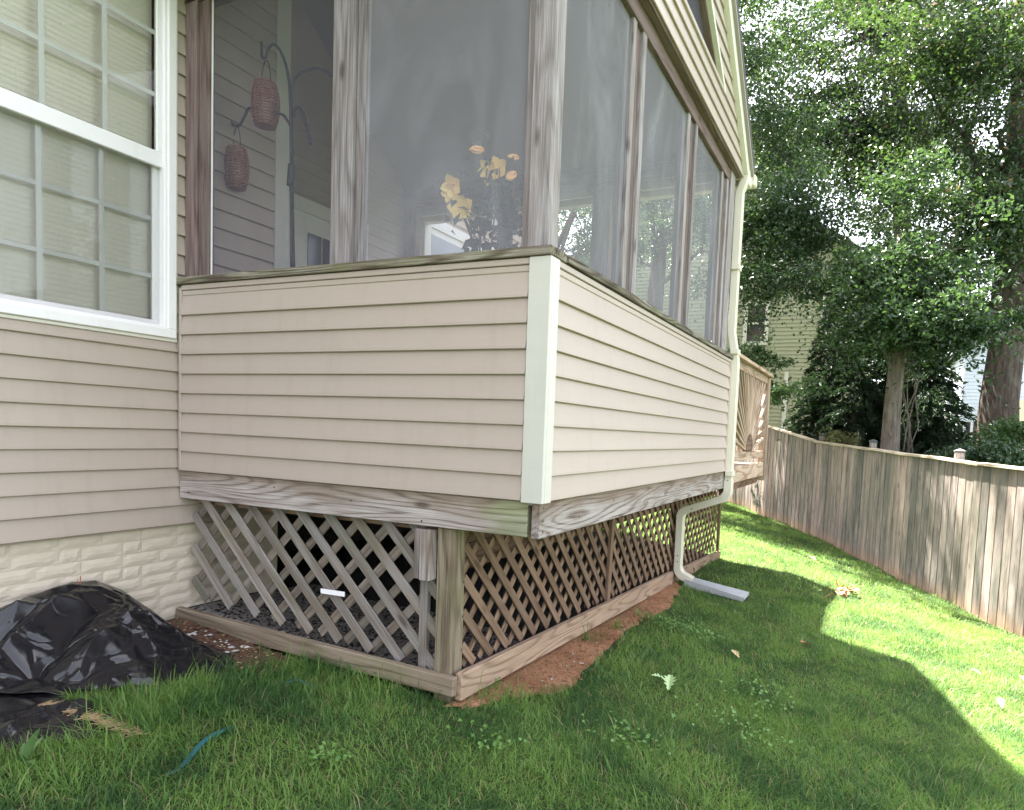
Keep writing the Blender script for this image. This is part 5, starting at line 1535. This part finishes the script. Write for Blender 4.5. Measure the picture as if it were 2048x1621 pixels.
# ---- lanterns and hook stand inside the porch
def lerp_path(P, n=6):
    P = [np.array(p2, float) for p2 in P]; out = []
    for i in range(len(P)-1):
        a0 = P[max(i-1, 0)]; a1 = P[i]; a2 = P[i+1]; a3 = P[min(i+2, len(P)-1)]
        for k in np.linspace(0, 1, n, endpoint=False):
            out.append(0.5*((2*a1)+(a2-a0)*k+(2*a0-5*a1+4*a2-a3)*k*k+(3*a1-a0-3*a2+a3)*k**3))
    return out+[P[-1]]
XS = 0.36
def ip(u, v, x=XS): return hit(u, v, 0, x)
base = ip(583, 535); base[2] = 0.02
hk = thing('hook_stand', 'black iron shepherd hook stand behind the left screen', 'plant hanger', tuple(base))
def hookpart(name, pix, rad=0.0085, x=XS):
    b = MB(); b.tube(lerp_path([ip(u_, v_, x) for u_, v_ in pix]), rad, 8); obj(name, b, M['iron'], hk, True)
hookpart('pole', [(583, 540), (583, 420), (582, 300), (580, 190), (574, 140), (562, 105), (548, 89), (537, 97), (531, 116), (524, 112), (523, 85)])
hookpart('arm', [(588, 540), (585, 420), (584, 300), (583, 200), (590, 160), (610, 142), (640, 138), (665, 152)], x=XS+0.02)
hookpart('hook', [(580, 250), (572, 238), (560, 228), (502, 216), (490, 232), (480, 250), (470, 252), (462, 246), (463, 230)])
hookpart('hook', [(585, 235), (590, 220), (597, 215), (606, 228), (614, 260), (620, 288), (622, 270)], x=XS+0.02)
hookpart('hook', [(583, 330), (580, 372)], 0.02)
b = MB(); b.tube([np.array((base[0], base[1], 0.02)), np.array((base[0], base[1], 0.035))], 0.16, 20); obj('base_plate', b, M['iron'], hk, True)
b = MB()
b.tube([np.array((base[0], base[1], 0.03)), ip(583, 540)], 0.010, 8); obj('pole', b, M['iron'], hk, True)
def lantern(u_, v0, v1, w_px, lab, x):
    top = ip(u_, v0, x); bot = ip(u_, v1, x)
    h = top[2]-bot[2]; R_ = w_px/2/CAM_F*((top-CPOS)@fw)
    cx_, cy_ = (top[0]+bot[0])/2, (top[1]+bot[1])/2
    t_ = thing('lantern', lab, 'lantern', (cx_, cy_, bot[2]), 'wicker lanterns on the hook stand')
    def rad(k): return R_*(0.70+0.30*math.sin(math.pi*min(1, max(0, k*0.95+0.02)))**0.7)
    b = MB()
    for i in range(16):
        k = i/15; rr = rad(k); z_ = bot[2]+h*k
        pts2 = [(cx_+rr*math.cos(a), cy_+rr*math.sin(a), z_) for a in np.linspace(0, 2*math.pi, 19)]
        b.tube(pts2, h*0.020, 5, caps=False)
    obj('wicker_ring', b, M['wicker'], t_, True)
    b = MB()
    for a in np.linspace(0, 2*math.pi, 11)[:-1]:
        b.tube([(cx_+rad(k)*1.02*math.cos(a), cy_+rad(k)*1.02*math.sin(a), bot[2]+h*k) for k in np.linspace(0, 1, 7)], h*0.017, 5)
    obj('wicker_rib', b, M['wicker'], t_, True)
    b = MB(); b.tube([(cx_, cy_, bot[2]+0.005), (cx_, cy_, bot[2]+h*0.62)], R_*0.52, 14); obj('candle', b, M['candle'], t_, True)
    b = MB(); b.tube([(cx_, cy_, bot[2]-0.004), (cx_, cy_, bot[2]+0.006)], R_*0.72, 16); obj('base_plate', b, M['wicker'], t_)
    b = MB()
    b.tube([(cx_+R_*0.62*math.cos(a)*0.3, cy_+R_*0.7*math.cos(a), top[2]+h*0.55*math.sin(a)) for a in np.linspace(0, math.pi, 12)], 0.0032, 5)
    obj('handle', b, M['iron'], t_, True)
lantern(531, 168, 252, 52, 'upper wicker lantern hanging on the hook stand', XS-0.01)
lantern(473, 298, 377, 44, 'lower wicker lantern hanging nearest the porch post', XS+0.0)

# ---- flowering pot plant inside the corner screen
FX = 0.62
pb = hit(1005, 560, 0, FX)
pl = thing('potted_plant', 'yellow flowering potted plant behind the corner screen', 'plant', (pb[0], pb[1], 0.02))
b = MB(); b.tube([(pb[0], pb[1], 0.02), (pb[0], pb[1], 0.75)], [0.13, 0.17], 18); b.tube([(pb[0], pb[1], 0.72), (pb[0], pb[1], 0.78)], [0.185, 0.185], 18)
obj('pot', b, M['pot'], pl, True)
def fpt(u_, v_, x): return hit(u_, v_, 0, x)
b = MB()
r = np.random.default_rng(17)
tips = [(905, 375), (925, 420), (975, 320), (1000, 335), (1030, 345), (965, 300), (1035, 400), (950, 440), (990, 470), (1015, 430)]
rootp = np.array((pb[0], pb[1], 0.75))
TP = []
for (u_, v_) in tips:
    e = fpt(u_, v_, FX+r.uniform(-0.08, 0.10)); TP.append(e)
    m_ = (rootp+e)/2+np.append(r.normal(size=2)*0.04, 0.03)
    b.tube([rootp+np.append(r.normal(size=2)*0.03, 0), m_, e], [0.006, 0.005, 0.003], 6)
obj('stem', b, M['bark'], pl, True)
LC = np.concatenate([rootp+(e-rootp)*np.clip(r.normal(0.72, 0.2, (34, 1)), 0.25, 0.98)+r.normal(size=(34, 3))*np.array((0.07, 0.07, 0.06)) for e in TP])
leaf_cloud('foliage', LC, (0, 0, 0.7), 0.085, 0.5, M['hib'], pl, 19)
def flower(u_, v_, x, mat, s_=0.055, closed=False, seed=0):
    c_ = fpt(u_, v_, x); r2 = np.random.default_rng(seed)
    b = MB()
    fdir = np.array((-0.8, 0.1, -0.2))+r2.normal(size=3)*0.25; fdir /= np.linalg.norm(fdir)
    a1 = np.cross(fdir, (0, 0, 1)); a1 /= np.linalg.norm(a1); a2 = np.cross(a1, fdir)
    for i in range(5):
        t_ = 2*math.pi*i/5+r2.uniform(-0.2, 0.2)
        rd = a1*math.cos(t_)+a2*math.sin(t_)
        leaf_blade(b, c_, rd*(0.25 if closed else 0.9)+fdir*(1.0 if closed else 0.35), fdir+rd*0.01, s_*1.25, s_*(0.55 if closed else 0.95), -0.2, 4)
    obj('flower', b, mat, pl, True)
for i, (u_, v_, m_, cl, s_) in enumerate(((907, 372, 'petal', 0, 0.062), (903, 388, 'petal', 0, 0.05), (926, 420, 'petal', 0, 0.075), (932, 408, 'petal', 0, 0.06), (985, 345, 'petal', 0, 0.07), (1000, 338, 'petal', 0, 0.06), (968, 300, 'petalo', 1, 0.08), (1032, 346, 'petalo', 1, 0.085), (1038, 316, 'petalo', 1, 0.06), (912, 368, 'petalo', 1, 0.04))):
    flower(u_, v_, FX-0.03, M[m_], s_, bool(cl), 40+i)
# chair inside, seen through the long screens
cb = hit(1222, 560, 1, -W+0.5)
ch = thing('porch_chair', 'grey rounded chair back just above the long sill', 'chair', (cb[0], cb[1], 0.02))
b = MB()
cx_, cy_ = cb[0], cb[1]+0.05
pts2 = [(cx_-0.30, cy_, 0.45)]+[(cx_+0.30*math.cos(t_), cy_, cb[2]-0.14+0.14*math.sin(t_)) for t_ in np.linspace(math.pi, 0, 12)]+[(cx_+0.30, cy_, 0.45)]
b.tube(pts2, 0.022, 8); obj('back_frame', b, M['chair'], ch, True)
b = MB(); b.prism([(p2[0], p2[1]-0.01, p2[2]) for p2 in pts2], (0, 1, 0), 0.02); obj('backrest', b, M['chair'], ch)
b = MB(); b.box((cx_-0.3, cy_, 0.40), (cx_+0.3, cy_+0.52, 0.46), 0.02); obj('seat', b, M['chair'], ch)
for (dx_, dy_) in ((-0.27, 0.03), (0.27, 0.03), (-0.27, 0.48), (0.27, 0.48)):
    b = MB(); b.tube([(cx_+dx_, cy_+dy_, 0.02), (cx_+dx_, cy_+dy_, 0.41)], 0.02, 8); obj('leg', b, M['chair'], ch, True)

# ---- fallen leaves
def oak_leaf(name, u_, v_, size, mat, label, cat='leaf', ang=0.0, lift=0.05, group=None, tilt=0.3):
    c_ = on_ground(u_, v_, lift)
    outline = [(0, 0.04), (0.10, 0.10), (0.20, 0.07), (0.30, 0.24), (0.38, 0.10), (0.52, 0.34), (0.58, 0.12), (0.72, 0.27), (0.78, 0.10), (0.9, 0.12), (1.0, 0)]
    b = MB(); vs = [(0, 0, 0)]
    pts2 = outline+[(x_, -y_) for x_, y_ in outline[::-1][1:]]
    ca, sa = math.cos(ang), math.sin(ang)
    vs = []
    for (x_, y_) in pts2:
        x2, y2 = (x_-0.5)*size, y_*size
        z2 = abs(y_)*size*0.5+tilt*x2
        vs.append((c_[0]+x2*ca-y2*sa, c_[1]+x2*sa+y2*ca, c_[2]+z2))
    k = len(outline); n2 = len(vs); fs = []
    mids = []
    for i in range(k):
        x2 = (outline[i][0]-0.5)*size
        mids.append(len(vs)+i)
    vs += [(c_[0]+(x_-0.5)*size*ca, c_[1]+(x_-0.5)*size*sa, c_[2]+tilt*(x_-0.5)*size) for x_, _ in outline]
    for i in range(k-1):
        fs.append((n2+i, n2+i+1, i+1, i))
        j0 = (n2-i) % n2 if i else n2-1; 
    for i in range(k-1):
        a_ = k-1+i; c2 = a_+1
        if c2 >= n2: c2 = 0
        fs.append((n2+k-1-i, n2+k-2-i, c2, a_))
    b.add(vs, fs)
    o_ = obj(name, b, mat, None); tag(o_, label, cat, group)
    return o_
M['greenleaf'] = simple('green_oak_leaf', (0.30, 0.42, 0.20, 1), 0.4, nscale=20, var=0.2)
oak_leaf('fallen_leaf', 1338, 1382, 0.14, M['greenleaf'], 'pale green oak leaf lying on the shaded lawn', ang=0.2)
oak_leaf('fallen_leaf', 1318, 1372, 0.10, M['greenleaf'], 'smaller green oak leaf touching the pale one', ang=2.2)
oak_leaf('fallen_leaf', 1470, 1322, 0.09, M['paleleaf'], 'yellowed leaf alone on the shaded lawn', ang=0.8)
oak_leaf('fallen_leaf', 2000, 1420, 0.09, M['paleleaf'], 'curled tan leaf on the sunlit lawn by the shade edge', ang=0.1, tilt=0.5)
oak_leaf('fallen_leaf', 1951, 1356, 0.07, M['paleleaf'], 'pale leaf on the sunlit lawn nearest the shadow corner', ang=1.2)
oak_leaf('fallen_leaf', 2022, 1315, 0.07, M['paleleaf'], 'cream leaf near the fence foot at the right edge', ang=2.0)
oak_leaf('fallen_leaf', 2044, 1370, 0.08, M['dryleaf'], 'orange brown leaf at the right picture edge', ang=0.5)
oak_leaf('fallen_leaf', 1610, 1300, 0.12, M['dryleaf'], 'brown leaf on the shaded lawn by the shadow bay', ang=2.6)
oak_leaf('fallen_leaf', 1625, 1124, 0.12, M['dryleaf'], 'small orange leaf alone on the far sunlit lawn', ang=0.9)
def litter(n, fn, size, label, seed):
    b = MB()
    for i in range(n):
        r = np.random.default_rng(seed+i)
        u_, v_ = fn(r)
        c_ = on_ground(u_, v_, 0.03+0.03*r.random()); a = r.random()*6.3; sz = size*r.uniform(0.6, 1.2)
        d_ = np.array((math.cos(a), math.sin(a), r.normal()*0.4)); d_ /= np.linalg.norm(d_)
        leaf_blade(b, c_, d_, (r.normal()*0.4, r.normal()*0.4, 1), sz, sz*0.45, r.normal()*0.5, 4)
    return obj('leaf_litter', b, M['dryleaf'], None, kind='stuff', label=label)
litter(34, lambda r: (1690+r.normal()*14, 1188+r.normal()*4), 0.10, 'heap of brown leaves on the sunlit lawn', 300)
litter(16, lambda r: (1364+r.normal()*9, 1155+r.normal()*5), 0.07, 'dead leaves under the downspout outlet', 360)
oak_leaf('fallen_leaf', 208, 1181, 0.06, M['dryleaf'], 'rusty leaf lying on the mound top', lift=0.0, ang=0.3)
lf = bpy.data.objects['fallen_leaf.009'] if 'fallen_leaf.009' in bpy.data.objects else None
if lf is not None:
    c_old = on_ground(208, 1181, 0.0); c_new = hit(206, 1180, 1, -0.05)
    lf.location = tuple(c_new-c_old)

# ================================================================== GRASS
def grass_points(n, x0, x1, y0, y1, seed):
    r = np.random.default_rng(seed)
    x = r.uniform(x0, x1, n); y = r.uniform(y0, y1, n)
    z = gz2(x, y)
    q_ = np.stack([x, y, z], 1)-CPOS
    dd = q_@fw
    u_ = 1024+CX+CAM_F*(q_@rt)/dd; v_ = 810.5+CY-CAM_F*(q_@up)/dd
    ok = (dd > 0.4) & (u_ > -260) & (u_ < 2420) & (v_ < 2050)
    s_ = (x-FP[0])*FN[0]+(y-FP[1])*FN[1]
    ok &= s_ < -0.02
    ok &= ~((x > 0.0) & (x < 6.36) & (y > -1.955))            # under porch
    ok &= ~((x <= 0.0) & (y > 0.03))
    ok &= ~((x > 10.95) & (y < -2.70+(x-10.95)*0.684))
    wob = 0.03*np.sin(x*17)+0.03*np.sin(y*23+x*9)
    keep = r.random(n)
    cl = inside(CLAY, x+wob*0.6, y+wob*0.6); ok &= ~(cl & (keep > 0.035))
    ok &= ~inside(TARP, x, y+0.02) & ~inside(FLAP, x, y) & ~inside(SPL, x, y)
    mu = inside(MULCH, x+wob, y+wob); ok &= ~(mu & (keep > 0.02))
    # thin where the lawn wears out
    thin = 0.72+0.28*np.sin(x*2.3+1.1*np.sin(y*3))*np.sin(y*2.9+0.7)
    ok &= keep < np.clip(thin+0.25, 0.35, 1)
    return q_[ok]+CPOS, dd[ok]
def blades(P, ln, wd, seed, segs, lean=0.55):
    r = np.random.default_rng(seed); n = len(P)
    a = r.random(n)*2*math.pi
    clump = np.stack([np.sin(P[:, 0]*5.1+P[:, 1]*2.2), np.cos(P[:, 1]*4.3-P[:, 0]*3.1)], 1)*0.22
    hd = np.stack([np.cos(a), np.sin(a)], 1)*r.uniform(0.15, 1.5, n)[:, None]*lean+clump*lean
    L_ = ln*np.clip(r.normal(1.0, 0.36, n), 0.3, 2.2)*(1+0.7*(r.random(n) > 0.96))
    side = np.stack([-np.sin(a+r.normal(size=n)*0.9), np.cos(a+r.normal(size=n)*0.9), np.zeros(n)], 1)
    w = wd*r.uniform(0.7, 1.3, n)
    rows = []
    for k in range(segs+1):
        t_ = k/segs
        c_ = np.empty((n, 3))
        c_[:, :2] = P[:, :2]+hd*(L_*(0.35*t_+0.65*t_*t_))[:, None]
        c_[:, 2] = P[:, 2]-0.008+L_*(t_-0.28*t_*t_*np.minimum(1.6, np.linalg.norm(hd, axis=1)*1.6))
        if k < segs:
            ww = (w*(1-0.55*t_))[:, None]*0.5
            rows.append(c_-side*ww); rows.append(c_+side*ww)
        else: rows.append(c_)
    nv = 2*segs+1
    V = np.stack(rows, 1).reshape(-1, 3)
    base = (np.arange(n)*nv)[:, None]
    loops = []; 
    for k in range(segs-1):
        q_ = np.array([2*k, 2*k+1, 2*k+3, 2*k]); loops.append(base+np.array([2*k, 2*k+1, 2*k+3])); loops.append(base+np.array([2*k, 2*k+3, 2*k+2]))
    loops.append(base+np.array([2*segs-2, 2*segs-1, 2*segs]))
    T = np.stack(loops, 1).reshape(-1, 3)
    return V, T, np.repeat(r.random(n), nv)
Vs, Ts, Rs = [], [], []
o_ = 0
for (n, box, ln, wd, segs, dlo, dhi, sd2) in ((360000, (-2.7, 2.4, -5.2, 0.1), 0.047, 0.0036, 3, 0, 4.4, 1),
                                              (260000, (-0.5, 6.5, -6.5, -1.0), 0.045, 0.0048, 2, 4.4, 7.4, 2),
                                              (230000, (2.5, 15.5, -6.5, 2.0), 0.050, 0.0080, 2, 7.4, 30, 3)):
    P, dd = grass_points(n, box[0], box[1], box[2], box[3], sd2)
    m_ = (dd >= dlo) & (dd < dhi)
    P = P[m_]
    # longer tufts near walls, skirt boards and plastic
    l2 = np.full(len(P), ln)
    near_edge = np.exp(-np.abs(P[:, 1]+1.0-0.0)/0.25)*(P[:, 0] < 0.05)
    l2 *= 1+0.55*near_edge
    l2 *= 1+0.25*np.sin(P[:, 0]*3.7+P[:, 1]*1.9)*np.sin(P[:, 1]*4.1)
    V, T, R_ = blades(P, l2, wd, sd2+50, segs, 0.8)
    Vs.append(V); Ts.append(T+o_); Rs.append(R_); o_ += len(V)
# tall loose tufts beside skirt board, plastic and post
r = np.random.default_rng(66)
tuft = []
for (u_, v_, sp_, k) in ((600, 1335, 30, 220), (640, 1345, 30, 200), (700, 1352, 25, 160), (760, 1365, 30, 160), (860, 1395, 40, 260), (940, 1395, 25, 120), (480, 1350, 40, 200), (420, 1380, 50, 200), (330, 1420, 50, 160), (230, 1470, 50, 160), (560, 1340, 30, 200), (1000, 1390, 30, 120), (120, 1540, 60, 150), (1180, 1285, 14, 70), (1230, 1260, 12, 60)):
    g_ = on_ground(u_, v_); d_ = (g_-CPOS)@fw; s_ = sp_/CAM_F*d_
    q_ = np.tile(g_[:2], (k, 1))+r.normal(size=(k, 2))*s_*np.array((1.0, 0.8))
    q_ = q_[~((q_[:, 0] > -0.002) & (q_[:, 1] > -1.985))]
    tuft.append(np.column_stack([q_, gz2(q_[:, 0], q_[:, 1])]))
tuft = np.concatenate(tuft)
V, T, R_ = blades(tuft, 0.10, 0.0042, 91, 3, 0.8)
Vs.append(V); Ts.append(T+o_); Rs.append(R_*0.9)
V = np.concatenate(Vs); T = np.concatenate(Ts); R_ = np.concatenate(Rs)
me = bpy.data.meshes.new('grass')
me.vertices.add(len(V)); me.vertices.foreach_set('co', V.astype(np.float32).ravel())
me.loops.add(T.size); me.loops.foreach_set('vertex_index', T.astype(np.int32).ravel())
me.polygons.add(len(T)); me.polygons.foreach_set('loop_start', np.arange(0, T.size, 3, dtype=np.int32))
at = me.attributes.new('rnd', 'FLOAT', 'POINT'); at.data.foreach_set('value', R_.astype(np.float32))
me.update(calc_edges=True)
go = link('grass', me, M['grass'], kind='stuff', label='lawn grass, dark in the porch shade and bright in the sun')
print('grass tris', len(T))
# clover patches
cl = []
for (u_, v_, sp_, k) in ((1385, 1275, 30, 220), (1350, 1265, 25, 120), (1290, 1240, 16, 80), (730, 1350, 18, 150), (980, 1375, 12, 60), (650, 1545, 25, 60), (1250, 1500, 40, 80), (980, 1500, 40, 70), (1520, 1400, 40, 120), (1480, 1470, 50, 120)):
    g_ = on_ground(u_, v_); s_ = sp_/CAM_F*((g_-CPOS)@fw)
    q_ = np.tile(g_[:2], (k, 1))+r.normal(size=(k, 2))*s_
    cl.append(np.column_stack([q_, gz2(q_[:, 0], q_[:, 1])+r.uniform(0.035, 0.075, k)]))
cl = np.concatenate(cl)
M['clover'] = mat_leaf('clover_foliage', (0.07, 0.17, 0.04, 1), (0.15, 0.28, 0.06, 1), (0.2, 0.35, 0.06, 1), 0.5)
co = leaf_cloud('clover', cl, (0, 0, 2.5), 0.022, 0.85, M['clover'], None, 93)
co['kind'] = 'stuff'; co['label'] = 'bright clover patches in the shaded lawn'
